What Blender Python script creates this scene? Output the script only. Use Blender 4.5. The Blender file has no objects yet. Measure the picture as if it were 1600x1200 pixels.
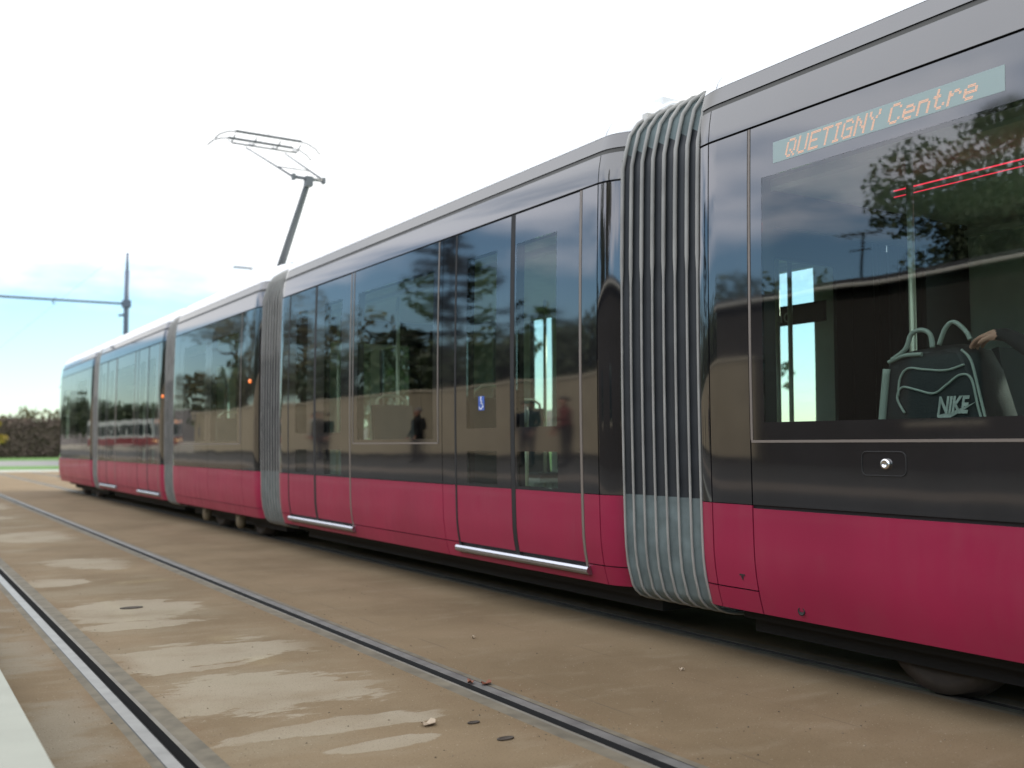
import bpy, bmesh, math, random
from mathutils import Vector, Matrix, Euler
random.seed(11)
S = bpy.context.scene
COL = S.collection
R = math.radians

# ------------------------------------------------------------------ camera
cam_d = bpy.data.cameras.new('camera'); cam = bpy.data.objects.new('camera', cam_d); COL.objects.link(cam)
cam.location = (0, 0, 1.1); cam.rotation_euler = (R(90 + 3.43), 0, R(-31.76))
cam_d.sensor_width = 36; cam_d.lens = 36; cam_d.clip_start = 0.05; cam_d.clip_end = 3000
cam_d.dof.use_dof = True; cam_d.dof.focus_distance = 4.8; cam_d.dof.aperture_fstop = 1.9
S.camera = cam
S.render.engine = 'CYCLES'
S.cycles.use_denoising = True
S.cycles.max_bounces = 10; S.cycles.transparent_max_bounces = 24
S.cycles.glossy_bounces = 4
S.cycles.caustics_reflective = False; S.cycles.caustics_refractive = False
S.view_settings.view_transform = 'Standard'; S.view_settings.look = 'None'
S.view_settings.exposure = .46; S.view_settings.gamma = 1

# ------------------------------------------------------------------ world and sun (sun on the far side of the tram)
SUN_EL, SUN_AZ = 28.0, 84.0          # azimuth clockwise from +Y
W = bpy.data.worlds.new('World'); S.world = W; W.use_nodes = True
nt = W.node_tree; nt.nodes.clear()
def N(t, **k):
    n = nt.nodes.new(t)
    for a, b in k.items(): setattr(n, a, b)
    return n
out = N('ShaderNodeOutputWorld'); bg = N('ShaderNodeBackground'); bg.inputs['Strength'].default_value = 0.12
sky = N('ShaderNodeTexSky', sky_type='NISHITA', sun_disc=False)
sky.sun_elevation = R(SUN_EL); sky.sun_rotation = R(SUN_AZ); sky.air_density = 1.0; sky.dust_density = 0.6; sky.ozone_density = 1.6
tc = N('ShaderNodeTexCoord'); sep = N('ShaderNodeSeparateXYZ'); nt.links.new(tc.outputs['Generated'], sep.inputs[0])
mp = N('ShaderNodeMapping'); mp.inputs['Scale'].default_value = (2.2, 2.2, 7.5); nt.links.new(tc.outputs['Generated'], mp.inputs[0])
nz = N('ShaderNodeTexNoise'); nz.inputs['Scale'].default_value = 1.6; nz.inputs['Detail'].default_value = 7; nz.inputs['Roughness'].default_value = .55
nt.links.new(mp.outputs[0], nz.inputs['Vector'])
def wmath(op, a, b=None, clamp=False):
    m = N('ShaderNodeMath', operation=op); m.use_clamp = clamp
    for i, v in enumerate((a, b)):
        if v is None: continue
        if isinstance(v, (int, float)): m.inputs[i].default_value = v
        else: nt.links.new(v, m.inputs[i])
    return m.outputs[0]
# cloud cover: overcast above ~10 degrees on the sunny side, broken on the other side
zz = wmath('ADD', sep.outputs['Z'], wmath('MULTIPLY', wmath('SUBTRACT', nz.outputs['Fac'], .5), .22))
low = N('ShaderNodeMapRange'); low.interpolation_type = 'SMOOTHSTEP'
low.inputs['From Min'].default_value = .125; low.inputs['From Max'].default_value = .20
sidex = N('ShaderNodeMapRange'); sidex.interpolation_type = 'SMOOTHSTEP'
sidex.inputs['From Min'].default_value = -.45; sidex.inputs['From Max'].default_value = -.12
nt.links.new(sep.outputs['X'], sidex.inputs['Value'])
nt.links.new(wmath('SUBTRACT', zz, wmath('MULTIPLY', wmath('SUBTRACT', 1, sidex.outputs[0]), .07)), low.inputs['Value'])
wz0 = N('ShaderNodeMapRange'); wz0.interpolation_type = 'SMOOTHSTEP'; wz0.inputs['From Min'].default_value = .26; wz0.inputs['From Max'].default_value = .42; nt.links.new(zz, wz0.inputs['Value'])
brk = N('ShaderNodeMapRange'); brk.interpolation_type = 'SMOOTHSTEP'
brk.inputs['From Min'].default_value = .30; brk.inputs['From Max'].default_value = .58
nt.links.new(nz.outputs['Fac'], brk.inputs['Value'])
west = wmath('MAXIMUM', wmath('MULTIPLY', brk.outputs[0], .95), wmath('MULTIPLY', wz0.outputs[0], .97))
cov = N('ShaderNodeMix', data_type='FLOAT')
nt.links.new(sidex.outputs[0], cov.inputs['Factor']); nt.links.new(west, cov.inputs['A']); cov.inputs['B'].default_value = 1
covl = wmath('MULTIPLY', cov.outputs['Result'], low.outputs[0])
ccol = N('ShaderNodeMix', data_type='RGBA')
nt.links.new(sidex.outputs[0], ccol.inputs['Factor'])
wcol = N('ShaderNodeMix', data_type='RGBA'); wz = N('ShaderNodeMapRange'); wz.interpolation_type = 'SMOOTHSTEP'
wz.inputs['From Min'].default_value = .20; wz.inputs['From Max'].default_value = .46; nt.links.new(zz, wz.inputs['Value'])
nt.links.new(wz.outputs[0], wcol.inputs['Factor']); wcol.inputs['A'].default_value = (14.0, 14.3, 16.0, 1); wcol.inputs['B'].default_value = (15, 15.3, 16.2, 1)
nt.links.new(wcol.outputs['Result'], ccol.inputs['A']); ccol.inputs['B'].default_value = (9.5, 9.6, 9.7, 1)
mix = N('ShaderNodeMix', data_type='RGBA')
nt.links.new(covl, mix.inputs['Factor']); tint = N('ShaderNodeMix', data_type='RGBA', blend_type='MULTIPLY'); tint.inputs['Factor'].default_value = 1; nt.links.new(sky.outputs[0], tint.inputs['A']); tint.inputs['B'].default_value = (1.25, 1.48, 1.58, 1)
nt.links.new(tint.outputs['Result'], mix.inputs['A']); nt.links.new(ccol.outputs['Result'], mix.inputs['B'])
nt.links.new(mix.outputs['Result'], bg.inputs['Color']); nt.links.new(bg.outputs[0], out.inputs[0])

sun_d = bpy.data.lights.new('sun', 'SUN'); sun = bpy.data.objects.new('sun', sun_d); COL.objects.link(sun)
sun_d.energy = 2.6; sun_d.angle = R(1.2); sun_d.color = (1, .93, .82)
sd = Vector((math.sin(R(SUN_AZ)) * math.cos(R(SUN_EL)), math.cos(R(SUN_AZ)) * math.cos(R(SUN_EL)), math.sin(R(SUN_EL))))
sun.rotation_euler = sd.to_track_quat('Z', 'Y').to_euler(); sun.location = (40, 0, 30)

# ------------------------------------------------------------------ materials
def mat(name, col, rough=.6, metal=0, spec=.5, noise=0, nscale=8, coat=0, emis=None, estr=0, bump=0, bscale=60, ior=1.5, tex='Object', island=0):
    m = bpy.data.materials.new(name); m.use_nodes = True
    t = m.node_tree; b = t.nodes['Principled BSDF']
    b.inputs['Base Color'].default_value = (*col, 1); b.inputs['Roughness'].default_value = rough
    b.inputs['Metallic'].default_value = metal; b.inputs['Specular IOR Level'].default_value = spec; b.inputs['IOR'].default_value = ior
    b.inputs['Coat Weight'].default_value = coat; b.inputs['Coat Roughness'].default_value = .05
    if emis: b.inputs['Emission Color'].default_value = (*emis, 1); b.inputs['Emission Strength'].default_value = estr
    if noise or bump:
        c = t.nodes.new('ShaderNodeTexCoord')
    if noise:
        n = t.nodes.new('ShaderNodeTexNoise'); n.inputs['Scale'].default_value = nscale; n.inputs['Detail'].default_value = 6
        t.links.new(c.outputs[tex], n.inputs['Vector'])
        r = t.nodes.new('ShaderNodeMapRange'); r.inputs['From Min'].default_value = .25; r.inputs['From Max'].default_value = .75
        r.inputs['To Min'].default_value = 1 - noise; r.inputs['To Max'].default_value = 1 + noise
        t.links.new(n.outputs['Fac'], r.inputs['Value'])
        mm = t.nodes.new('ShaderNodeVectorMath'); mm.operation = 'SCALE'; mm.inputs[0].default_value = col
        t.links.new(r.outputs[0], mm.inputs['Scale'])
        last = mm.outputs[0]
        t.links.new(last, b.inputs['Base Color'])
    if island:
        g = t.nodes.new('ShaderNodeNewGeometry')
        r = t.nodes.new('ShaderNodeMapRange'); r.inputs['To Min'].default_value = 1 - island; r.inputs['To Max'].default_value = 1 + island
        t.links.new(g.outputs['Random Per Island'], r.inputs['Value'])
        mm = t.nodes.new('ShaderNodeVectorMath'); mm.operation = 'SCALE'; mm.inputs[0].default_value = col
        t.links.new(r.outputs[0], mm.inputs['Scale']); t.links.new(mm.outputs[0], b.inputs['Base Color'])
    if bump:
        n2 = t.nodes.new('ShaderNodeTexNoise'); n2.inputs['Scale'].default_value = bscale; n2.inputs['Detail'].default_value = 4
        t.links.new(c.outputs[tex], n2.inputs['Vector'])
        bp = t.nodes.new('ShaderNodeBump'); bp.inputs['Strength'].default_value = bump; bp.inputs['Distance'].default_value = .01
        t.links.new(n2.outputs['Fac'], bp.inputs['Height']); t.links.new(bp.outputs[0], b.inputs['Normal'])
    return m

M = {}
def wavy(m, target, scale=1.3, dist=.003):
    t = m.node_tree; g = t.nodes.new('ShaderNodeNewGeometry'); n = t.nodes.new('ShaderNodeTexNoise'); n.inputs['Scale'].default_value = scale; n.inputs['Detail'].default_value = 1
    t.links.new(g.outputs['Position'], n.inputs['Vector']); bp = t.nodes.new('ShaderNodeBump'); bp.inputs['Strength'].default_value = 1; bp.inputs['Distance'].default_value = dist
    t.links.new(n.outputs['Fac'], bp.inputs['Height']); t.links.new(bp.outputs[0], target)
def grime(m, col, amount, rough_add=.25):
    """dried road dust: vertical runs and blotches mixed over the paint"""
    t = m.node_tree; b = t.nodes['Principled BSDF']; g = t.nodes.new('ShaderNodeNewGeometry')
    def nz_(sc, off, a, c):
        mp = t.nodes.new('ShaderNodeMapping'); mp.inputs['Scale'].default_value = sc; mp.inputs['Location'].default_value = off; t.links.new(g.outputs['Position'], mp.inputs[0])
        n = t.nodes.new('ShaderNodeTexNoise'); n.inputs['Scale'].default_value = 1; n.inputs['Detail'].default_value = 8; n.inputs['Roughness'].default_value = .65; t.links.new(mp.outputs[0], n.inputs['Vector'])
        r = t.nodes.new('ShaderNodeMapRange'); r.inputs['From Min'].default_value = a; r.inputs['From Max'].default_value = c; t.links.new(n.outputs['Fac'], r.inputs['Value']); return r.outputs[0]
    k = t.nodes.new('ShaderNodeMath'); k.operation = 'MULTIPLY'; t.links.new(nz_((9, 9, 1.2), (0, 0, 0), .42, .75), k.inputs[0]); t.links.new(nz_((1.1, 1.1, 2.5), (3, 1, 2), .35, .7), k.inputs[1])
    k2 = t.nodes.new('ShaderNodeMath'); k2.operation = 'MULTIPLY'; k2.inputs[1].default_value = amount; t.links.new(k.outputs[0], k2.inputs[0])
    mx = t.nodes.new('ShaderNodeMix'); mx.data_type = 'RGBA'; mx.inputs['B'].default_value = (*col, 1); t.links.new(k2.outputs[0], mx.inputs['Factor'])
    if b.inputs['Base Color'].links: t.links.new(b.inputs['Base Color'].links[0].from_socket, mx.inputs['A'])
    else: mx.inputs['A'].default_value = b.inputs['Base Color'].default_value
    t.links.new(mx.outputs['Result'], b.inputs['Base Color'])
    ra = t.nodes.new('ShaderNodeMath'); ra.operation = 'MULTIPLY_ADD'; ra.inputs[1].default_value = rough_add; ra.inputs[2].default_value = b.inputs['Roughness'].default_value
    t.links.new(k.outputs[0], ra.inputs[0]); t.links.new(ra.outputs[0], b.inputs['Roughness'])
M['black'] = mat('black_gloss_panel', (.010, .010, .012), .045, ior=2.1, noise=.3, nscale=3)
M['shell'] = mat('dark_rubber_shell', (.008, .008, .009), .6)
M['lining'] = mat('grey_interior_lining', (.55, .62, .55), .5, noise=.08)
M['pink'] = mat('magenta_paint', (.29, .011, .052), .40, coat=.15, noise=.10, nscale=1.7)
M['groove'] = mat('olive_gutter_trim', (.035, .034, .028), .5)
M['white'] = mat('white_roof_paint', (.80, .81, .82), .3, noise=.05, nscale=2)
M['trim'] = mat('taupe_metal_trim', (.21, .18, .155), .5, metal=.3)
wavy(M['black'], M['black'].node_tree.nodes['Principled BSDF'].inputs['Normal']); grime(M['black'], (.10, .085, .065), .07, .03)
wavy(M['pink'], M['pink'].node_tree.nodes['Principled BSDF'].inputs['Normal'], 1.6, .003); grime(M['pink'], (.16, .10, .08), .20, .3)
M['rubber'] = mat('black_rubber', (.012, .012, .012), .7)
M['steel'] = mat('brushed_step_metal', (.45, .46, .50), .3, metal=1)
M['chrome'] = mat('chrome', (.8, .8, .8), .12, metal=1)
M['rib'] = mat('pale_rib_aluminium', (.29, .285, .265), .55, noise=.25, nscale=5)
M['fabric_dark'] = mat('black_bellows_fabric', (.026, .030, .034), .5, noise=.3, nscale=6)
M['fabric_grey'] = mat('grey_bellows_fabric', (.16, .20, .20), .85, noise=.3, nscale=9)
M['under'] = mat('dark_underframe', (.012, .012, .012), .8)
M['iron'] = mat('rusty_iron', (.05, .038, .028), .7, noise=.3, nscale=12)
M['sander'] = mat('dusty_yellow_metal', (.15, .12, .075), .8)
M['signback'] = mat('pale_teal_display', (.30, .385, .37), .35)
M['led'] = mat('amber_led', (.9, .5, .3), .5, emis=(1, .36, .16), estr=.5)
M['amber'] = mat('amber_lamp', (.8, .2, .05), .3, emis=(1, .25, .06), estr=.7)
M['red_led'] = mat('red_led', (.8, .05, .1), .4, emis=(1, .05, .10), estr=.9)
M['sticker'] = mat('blue_sticker', (.05, .12, .45), .4)
M['sticker_white'] = mat('white_sticker', (.8, .82, .85), .4)
M['pole_in'] = mat('brushed_grab_pole', (.5, .52, .40), .35, metal=.4)
M['seat'] = mat('dark_seat_plush', (.04, .05, .055), .9)
M['seat_shell'] = mat('pale_seat_shell', (.38, .42, .40), .4)
M['floor_in'] = mat('grey_vinyl_floor', (.18, .19, .18), .5)
M['bagcloth'] = mat('black_nylon_bag', (.006, .007, .008), .7, bump=.2, bscale=120)
M['bagprint'] = mat('worn_white_print', (.32, .35, .32), .7, noise=.3, nscale=40)
M['piping'] = mat('pale_bag_piping', (.26, .30, .26), .5)
M['skin'] = mat('skin', (.50, .26, .18), .55)
M['hair'] = mat('dark_hair', (.02, .014, .010), .6)
M['hair_grey'] = mat('grey_hair', (.22, .21, .20), .6)
M['cloth_navy'] = mat('navy_cloth', (.012, .014, .022), .9)
M['cloth_black'] = mat('black_cloth', (.008, .008, .008), .9)
M['cloth_red'] = mat('dark_red_cloth', (.12, .014, .014), .9)
M['cloth_white'] = mat('pale_grey_cloth', (.50, .52, .52), .9)
M['cloth_denim'] = mat('denim_cloth', (.03, .045, .08), .9)
M['shoe'] = mat('dark_leather_shoe', (.012, .010, .009), .5)
M['eye'] = mat('dark_eye', (.02, .015, .01), .2)
M['lip'] = mat('lip_skin', (.35, .12, .10), .5)
M['pole'] = mat('blue_grey_pole_paint', (.10, .13, .19), .45)
M['panto'] = mat('grey_pantograph_metal', (.11, .12, .13), .5)
M['wire'] = mat('dark_contact_wire', (.05, .05, .05), .5)
M['wall'] = mat('cream_rendered_wall', (.29, .245, .175), .85, noise=.12, nscale=1.2)
M['coping'] = mat('pale_stone_coping', (.42, .37, .29), .8)
M['house'] = mat('dark_brown_cladding', (.030, .026, .022), .8, noise=.2)
M['gutterw'] = mat('pale_gutter', (.62, .60, .56), .5)
M['roof'] = mat('dark_slate_roof', (.03, .03, .035), .7)
M['bark'] = mat('grey_brown_bark', (.075, .058, .042), .9, noise=.3)
M['leaf_dark'] = mat('dark_green_leaves', (.058, .080, .036), .6, island=.5)
M['leaf_autumn'] = mat('olive_autumn_leaves', (.105, .098, .042), .6, island=.5)
M['leaf_spruce'] = mat('blue_green_needles', (.026, .042, .030), .7, island=.5)
M['leaf_yellow'] = mat('yellow_leaves', (.26, .19, .02), .6, island=.4)
M['hedge'] = mat('brown_beech_leaves', (.105, .076, .062), .85, island=.22)
M['grass'] = mat('lawn_green', (.07, .17, .025), .9, noise=.3, nscale=1.5)
M['ground'] = mat('dry_gravel_ground', (.22, .19, .14), .95, noise=.15, nscale=.5)
M['road'] = mat('pale_road_asphalt', (.20, .20, .19), .9, noise=.1)
M['asphalt'] = mat('platform_asphalt', (.045, .043, .036), .9, noise=.2, nscale=4)
M['kerbstone'] = mat('pale_kerb_stone', (.34, .35, .30), .8, noise=.07, nscale=5, bump=.15, bscale=90)
M['pinkkerb'] = mat('rosy_paving_strip', (.13, .105, .08), .85, noise=.1)
M['hill'] = mat('far_brown_hills', (.10, .085, .075), 1, noise=.25, nscale=.03)
M['railhead'] = mat('worn_rail_steel', (.15, .148, .14), .5, metal=.3, noise=.3, nscale=9)
M['railbright'] = mat('polished_rail_steel', (.25, .25, .24), .42, metal=.5, noise=.22, nscale=9)
M['raillip'] = mat('dull_rail_lip', (.16, .15, .125), .65, metal=0, noise=.3, nscale=6)
M['seal'] = mat('grey_rail_sealant', (.135, .118, .085), .85, noise=.35, nscale=9)
M['railgroove'] = mat('dark_rail_groove', (.018, .018, .018), .5, metal=.3)
M['dryleaf'] = mat('dry_fallen_leaf', (.20, .075, .045), .8)
M['paleleaf'] = mat('pale_fallen_leaf', (.42, .34, .25), .8)
M['bus_white'] = mat('bus_white_paint', (.36, .38, .38), .35)
M['bus_red'] = mat('bus_red_paint', (.16, .015, .02), .35)
M['bus_glass'] = mat('bus_dark_glass', (.02, .03, .03), .1)
M['lamp_warm'] = mat('lit_headlamp', (1, .7, .4), .3, emis=(1, .6, .25), estr=3)

# glass: angle-dependent reflection over a tinted transparent pane
def glass_mat(name, tint, r0=.075):
    m = bpy.data.materials.new(name); m.use_nodes = True; t = m.node_tree; t.nodes.clear()
    o = t.nodes.new('ShaderNodeOutputMaterial'); g = t.nodes.new('ShaderNodeBsdfGlossy'); g.inputs['Roughness'].default_value = .015
    tr = t.nodes.new('ShaderNodeBsdfTransparent'); tr.inputs['Color'].default_value = (*tint, 1)
    wavy(m, g.inputs['Normal'])
    ge = t.nodes.new('ShaderNodeNewGeometry'); d = t.nodes.new('ShaderNodeVectorMath'); d.operation = 'DOT_PRODUCT'
    t.links.new(ge.outputs['Normal'], d.inputs[0]); t.links.new(ge.outputs['Incoming'], d.inputs[1])
    def mt(op, a, b):
        n = t.nodes.new('ShaderNodeMath'); n.operation = op
        for i, v in enumerate((a, b)):
            if isinstance(v, (int, float)): n.inputs[i].default_value = v
            else: t.links.new(v, n.inputs[i])
        return n.outputs[0]
    a = mt('ABSOLUTE', d.outputs['Value'], 0)
    f = mt('ADD', mt('MULTIPLY', mt('POWER', mt('SUBTRACT', 1, a), 5), 1 - r0), r0)
    x = t.nodes.new('ShaderNodeMixShader'); t.links.new(f, x.inputs[0]); t.links.new(tr.outputs[0], x.inputs[1]); t.links.new(g.outputs[0], x.inputs[2])
    t.links.new(x.outputs[0], o.inputs[0]); return m
M['glass'] = glass_mat('tinted_window_glass', (.70, .80, .77), .12)
def clear_mat(name):
    m = bpy.data.materials.new(name); m.use_nodes = True; t = m.node_tree; t.nodes.clear()
    o = t.nodes.new('ShaderNodeOutputMaterial'); tr = t.nodes.new('ShaderNodeBsdfTransparent'); tr.inputs['Color'].default_value = (1, 1, 1, 1)
    t.links.new(tr.outputs[0], o.inputs[0]); return m
M['clear'] = clear_mat('inner_glass_face')

# stained concrete of the track bed
def slab_mat():
    m = bpy.data.materials.new('sandy_track_concrete'); m.use_nodes = True; t = m.node_tree; b = t.nodes['Principled BSDF']
    b.inputs['Roughness'].default_value = .9; b.inputs['Specular IOR Level'].default_value = .25
    g = t.nodes.new('ShaderNodeNewGeometry'); sp = t.nodes.new('ShaderNodeSeparateXYZ'); t.links.new(g.outputs['Position'], sp.inputs[0])
    def noise(scale, sc, det=6, rough=.55, off=(0, 0, 0)):
        mp = t.nodes.new('ShaderNodeMapping'); mp.inputs['Scale'].default_value = sc; mp.inputs['Location'].default_value = off
        t.links.new(g.outputs['Position'], mp.inputs[0])
        n = t.nodes.new('ShaderNodeTexNoise'); n.inputs['Scale'].default_value = scale; n.inputs['Detail'].default_value = det; n.inputs['Roughness'].default_value = rough
        t.links.new(mp.outputs[0], n.inputs['Vector']); return n.outputs['Fac']
    def mr(v, a, b_, c=0, d=1, smooth=True):
        n = t.nodes.new('ShaderNodeMapRange'); n.interpolation_type = 'SMOOTHSTEP' if smooth else 'LINEAR'
        for k, val in (('From Min', a), ('From Max', b_), ('To Min', c), ('To Max', d)): n.inputs[k].default_value = val
        t.links.new(v, n.inputs['Value']); return n.outputs[0]
    def mt(op, a, b_):
        n = t.nodes.new('ShaderNodeMath'); n.operation = op
        for i, v in enumerate((a, b_)):
            if isinstance(v, (int, float)): n.inputs[i].default_value = v
            else: t.links.new(v, n.inputs[i])
        return n.outputs[0]
    def mixc(f, a, b_):
        n = t.nodes.new('ShaderNodeMix'); n.data_type = 'RGBA'; t.links.new(f, n.inputs['Factor'])
        for k, v in (('A', a), ('B', b_)):
            if isinstance(v, tuple): n.inputs[k].default_value = (*v, 1)
            else: t.links.new(v, n.inputs[k])
        return n.outputs['Result']
    c = mixc(mr(noise(.9, (1, 1, 1)), .3, .7), (.153, .110, .062), (.210, .155, .093))
    c = mixc(mr(noise(3.0, (1, 2.2, 1), off=(3, 1, 0)), .50, .78, 0, .45), c, (.25, .20, .135))
    # dry pale patches between the two near rails, drawn out across the track
    inx = mt('MULTIPLY', mr(sp.outputs['X'], .98, 1.12), mr(sp.outputs['X'], 2.20, 1.85))
    iny = mr(sp.outputs['Y'], 2.5, 3.0)
    def sub(a, k):
        n = t.nodes.new('ShaderNodeVectorMath'); n.operation = 'MULTIPLY_ADD'; t.links.new(a, n.inputs[0]); n.inputs[1].default_value = k[0]; n.inputs[2].default_value = k[1]; return n.outputs[0]
    wob = mt('ADD', mt('MULTIPLY', mt('SUBTRACT', noise(2.6, (.7, 1.5, 1), det=7, rough=.62, off=(2, 5, 0)), .5), 2.6), mt('MULTIPLY', mt('SUBTRACT', noise(14, (.6, 1.4, 1), det=4), .5), .35))
    allp = None
    for cx, cy, rx, ry in ((1.50, 5.50, .62, .36), (1.45, 4.55, .58, .42), (1.55, 3.83, .46, .10), (1.62, 3.52, .26, .06), (1.47, 7.25, .42, .50), (1.42, 6.6, .40, .16), (1.20, 9.0, .3, .25), (1.75, 10.3, .35, .5), (1.62, 13.6, .50, .8), (1.3, 17.5, .4, 1.0), (1.8, 21, .4, 1.2), (1.35, 3.05, .2, .09), (1.75, 2.95, .25, .05)):
        n = t.nodes.new('ShaderNodeVectorMath'); n.operation = 'LENGTH'; t.links.new(sub(g.outputs['Position'], ((1 / rx, 1 / ry, 0), (-cx / rx, -cy / ry, 0))), n.inputs[0])
        v = mr(mt('ADD', n.outputs['Value'], wob), 1.06, .90)
        allp = v if allp is None else mt('MAXIMUM', allp, v)
    tone = mr(noise(1.7, (1, 1.4, 1), det=5, off=(9, 0, 0)), .25, .6, .30, .78)
    c = mixc(mt('MULTIPLY', mt('MULTIPLY', allp, inx), tone), c, (.315, .275, .205))
    c = mixc(mt('MULTIPLY', mt('MULTIPLY', mr(noise(.95, (.8, 1.35, 1), det=6, rough=.6, off=(7.3, 2.1, 0)), .45, .62), inx), .38), c, (.27, .235, .165))
    # same paler drying between rail and platform
    inx2 = mt('MULTIPLY', mr(sp.outputs['X'], .40, .5), mr(sp.outputs['X'], .86, .78))
    c = mixc(mt('MULTIPLY', mt('MULTIPLY', mr(noise(1.6, (1, 1.5, 1), off=(4, 4, 0)), .45, .6), inx2), .5), c, (.26, .24, .19))
    # rust-brown dirt along the rails
    for rx in (.95, 2.34):
        dd = mt('ABSOLUTE', mt('SUBTRACT', sp.outputs['X'], rx), 0)
        c = mixc(mt('MULTIPLY', mr(dd, .30, .08), mr(noise(4, (1, .5, 1), off=(rx, 0, 0)), .38, .65, 0, .75)), c, (.17, .115, .065))
    # construction joints, broken
    for rx, wd in ((2.66, .006), (3.30, .005)):
        wob = mt('MULTIPLY', mt('SUBTRACT', noise(1.3, (0.001, 1, 1), off=(rx, 0, 0)), .5), .05)
        dd = mt('ABSOLUTE', mt('SUBTRACT', mt('ADD', sp.outputs['X'], wob), rx), 0)
        c = mixc(mt('MULTIPLY', mr(dd, wd, wd * .3), mr(noise(2, (0.001, 1, 1), off=(0, rx, 0)), .42, .6, 0, .6)), c, (.09, .07, .05))
    # grit
    c = mixc(mr(noise(140, (1, 1, 1), det=2), .60, .70, 0, .75), c, (.075, .055, .035))
    c = mixc(mr(noise(90, (1, 1, 1), det=2, off=(5, 5, 5)), .66, .74, 0, .7), c, (.40, .35, .27))
    t.links.new(c, b.inputs['Base Color'])
    bp = t.nodes.new('ShaderNodeBump'); bp.inputs['Strength'].default_value = .35; bp.inputs['Distance'].default_value = .006
    t.links.new(noise(55, (1, 1, 1), det=5), bp.inputs['Height']); t.links.new(bp.outputs[0], b.inputs['Normal'])
    return m
M['slab'] = slab_mat()

# ------------------------------------------------------------------ mesh builder
class MB:
    def __init__(s): s.v = []; s.f = []; s.m = []; s.sm = []; s.mats = []
    def mi(s, m):
        if m not in s.mats: s.mats.append(m)
        return s.mats.index(m)
    def quad(s, idx, m, want=None, smooth=False):
        if want is not None:
            a, b, c = [Vector(s.v[i]) for i in idx[:3]]
            n = (b - a).cross(c - b)
            if len(idx) > 3 and n.length < 1e-12: n = (c - b).cross(Vector(s.v[idx[3]]) - c)
            if n.dot(Vector(want)) < 0: idx = idx[::-1]
        s.f.append(tuple(idx)); s.m.append(s.mi(m)); s.sm.append(smooth)
    def add(s, pts): 
        k = len(s.v); s.v += [tuple(p) for p in pts]; return list(range(k, k + len(pts)))
    def box(s, a, b, m, rot=None, about=None):
        x0, y0, z0 = [min(a[i], b[i]) for i in range(3)]; x1, y1, z1 = [max(a[i], b[i]) for i in range(3)]
        P = [(x, y, z) for x in (x0, x1) for y in (y0, y1) for z in (z0, z1)]
        if rot is not None:
            c = Vector(about) if about else Vector(((x0 + x1) / 2, (y0 + y1) / 2, (z0 + z1) / 2))
            P = [tuple(c + rot @ (Vector(p) - c)) for p in P]
        k = s.add(P)
        for q in ((0, 1, 3, 2), (4, 6, 7, 5), (0, 4, 5, 1), (2, 3, 7, 6), (0, 2, 6, 4), (1, 5, 7, 3)):
            s.quad([k[i] for i in q], m)
    def tube(s, pts, r, m, n=8, flat=None, caps=True, closed=False):
        pts = [Vector(p) for p in pts]; L = len(pts)
        rs = r if isinstance(r, (list, tuple)) else [r] * L
        rings = []; up = None
        for i, p in enumerate(pts):
            if closed: d = pts[(i + 1) % L] - pts[i - 1]
            else: d = pts[min(i + 1, L - 1)] - pts[max(i - 1, 0)]
            d.normalize()
            if up is None:
                up = d.orthogonal().normalized() if flat is None else Vector(flat)
            up = (up - d * up.dot(d)).normalized(); w = d.cross(up)
            rings.append(s.add([p + rs[i] * (up * math.cos(2 * math.pi * k / n) + w * math.sin(2 * math.pi * k / n)) for k in range(n)]))
        for i in range(L if closed else L - 1):
            A, B = rings[i], rings[(i + 1) % L]
            for k in range(n): s.quad([A[k], A[(k + 1) % n], B[(k + 1) % n], B[k]], m, None, True)
        if caps and not closed:
            s.quad(rings[0][::-1], m); s.quad(rings[-1], m)
    def lathe(s, prof, m, axis='z', c=(0, 0, 0), n=24):
        rings = []
        for (r, h) in prof:
            ring = []
            for k in range(n):
                a = 2 * math.pi * k / n
                p = {'z': (r * math.cos(a), r * math.sin(a), h), 'x': (h, r * math.cos(a), r * math.sin(a)), 'y': (r * math.cos(a), h, r * math.sin(a))}[axis]
                ring.append((p[0] + c[0], p[1] + c[1], p[2] + c[2]))
            rings.append(s.add(ring))
        for A, B in zip(rings, rings[1:]):
            for k in range(n): s.quad([A[k], A[(k + 1) % n], B[(k + 1) % n], B[k]], m, None, True)
        s.quad(rings[0][::-1], m); s.quad(rings[-1], m)
    def prism(s, pts, d, m):
        """polygon pts (3D, planar) extruded by vector d"""
        a = s.add(pts); b = s.add([tuple(Vector(p) + Vector(d)) for p in pts]); n = len(pts)
        s.quad(a[::-1], m); s.quad(b, m)
        for i in range(n): s.quad([a[i], a[(i + 1) % n], b[(i + 1) % n], b[i]], m)
    def build(s, name, parent=None, recalc=False, loc=None):
        me = bpy.data.meshes.new(name); me.from_pydata(s.v, [], s.f)
        for m in s.mats: me.materials.append(m)
        me.polygons.foreach_set('material_index', s.m); me.polygons.foreach_set('use_smooth', s.sm)
        if recalc:
            bm = bmesh.new(); bm.from_mesh(me); bmesh.ops.recalc_face_normals(bm, faces=bm.faces); bm.to_mesh(me); bm.free()
        me.update()
        o = bpy.data.objects.new(name, me); COL.objects.link(o)
        if parent: o.parent = parent
        if loc: o.location = loc
        return o
def tag(o, label, cat, group=None):
    o['label'] = label; o['category'] = cat
    if group: o['group'] = group
    return o
def struct(o): o['kind'] = 'structure'; return o
def empty(name, loc=(0, 0, 0), rz=0):
    o = bpy.data.objects.new(name, None); COL.objects.link(o); o.location = loc; o.rotation_euler = (0, 0, rz); o.empty_display_size = .2
    return o

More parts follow.
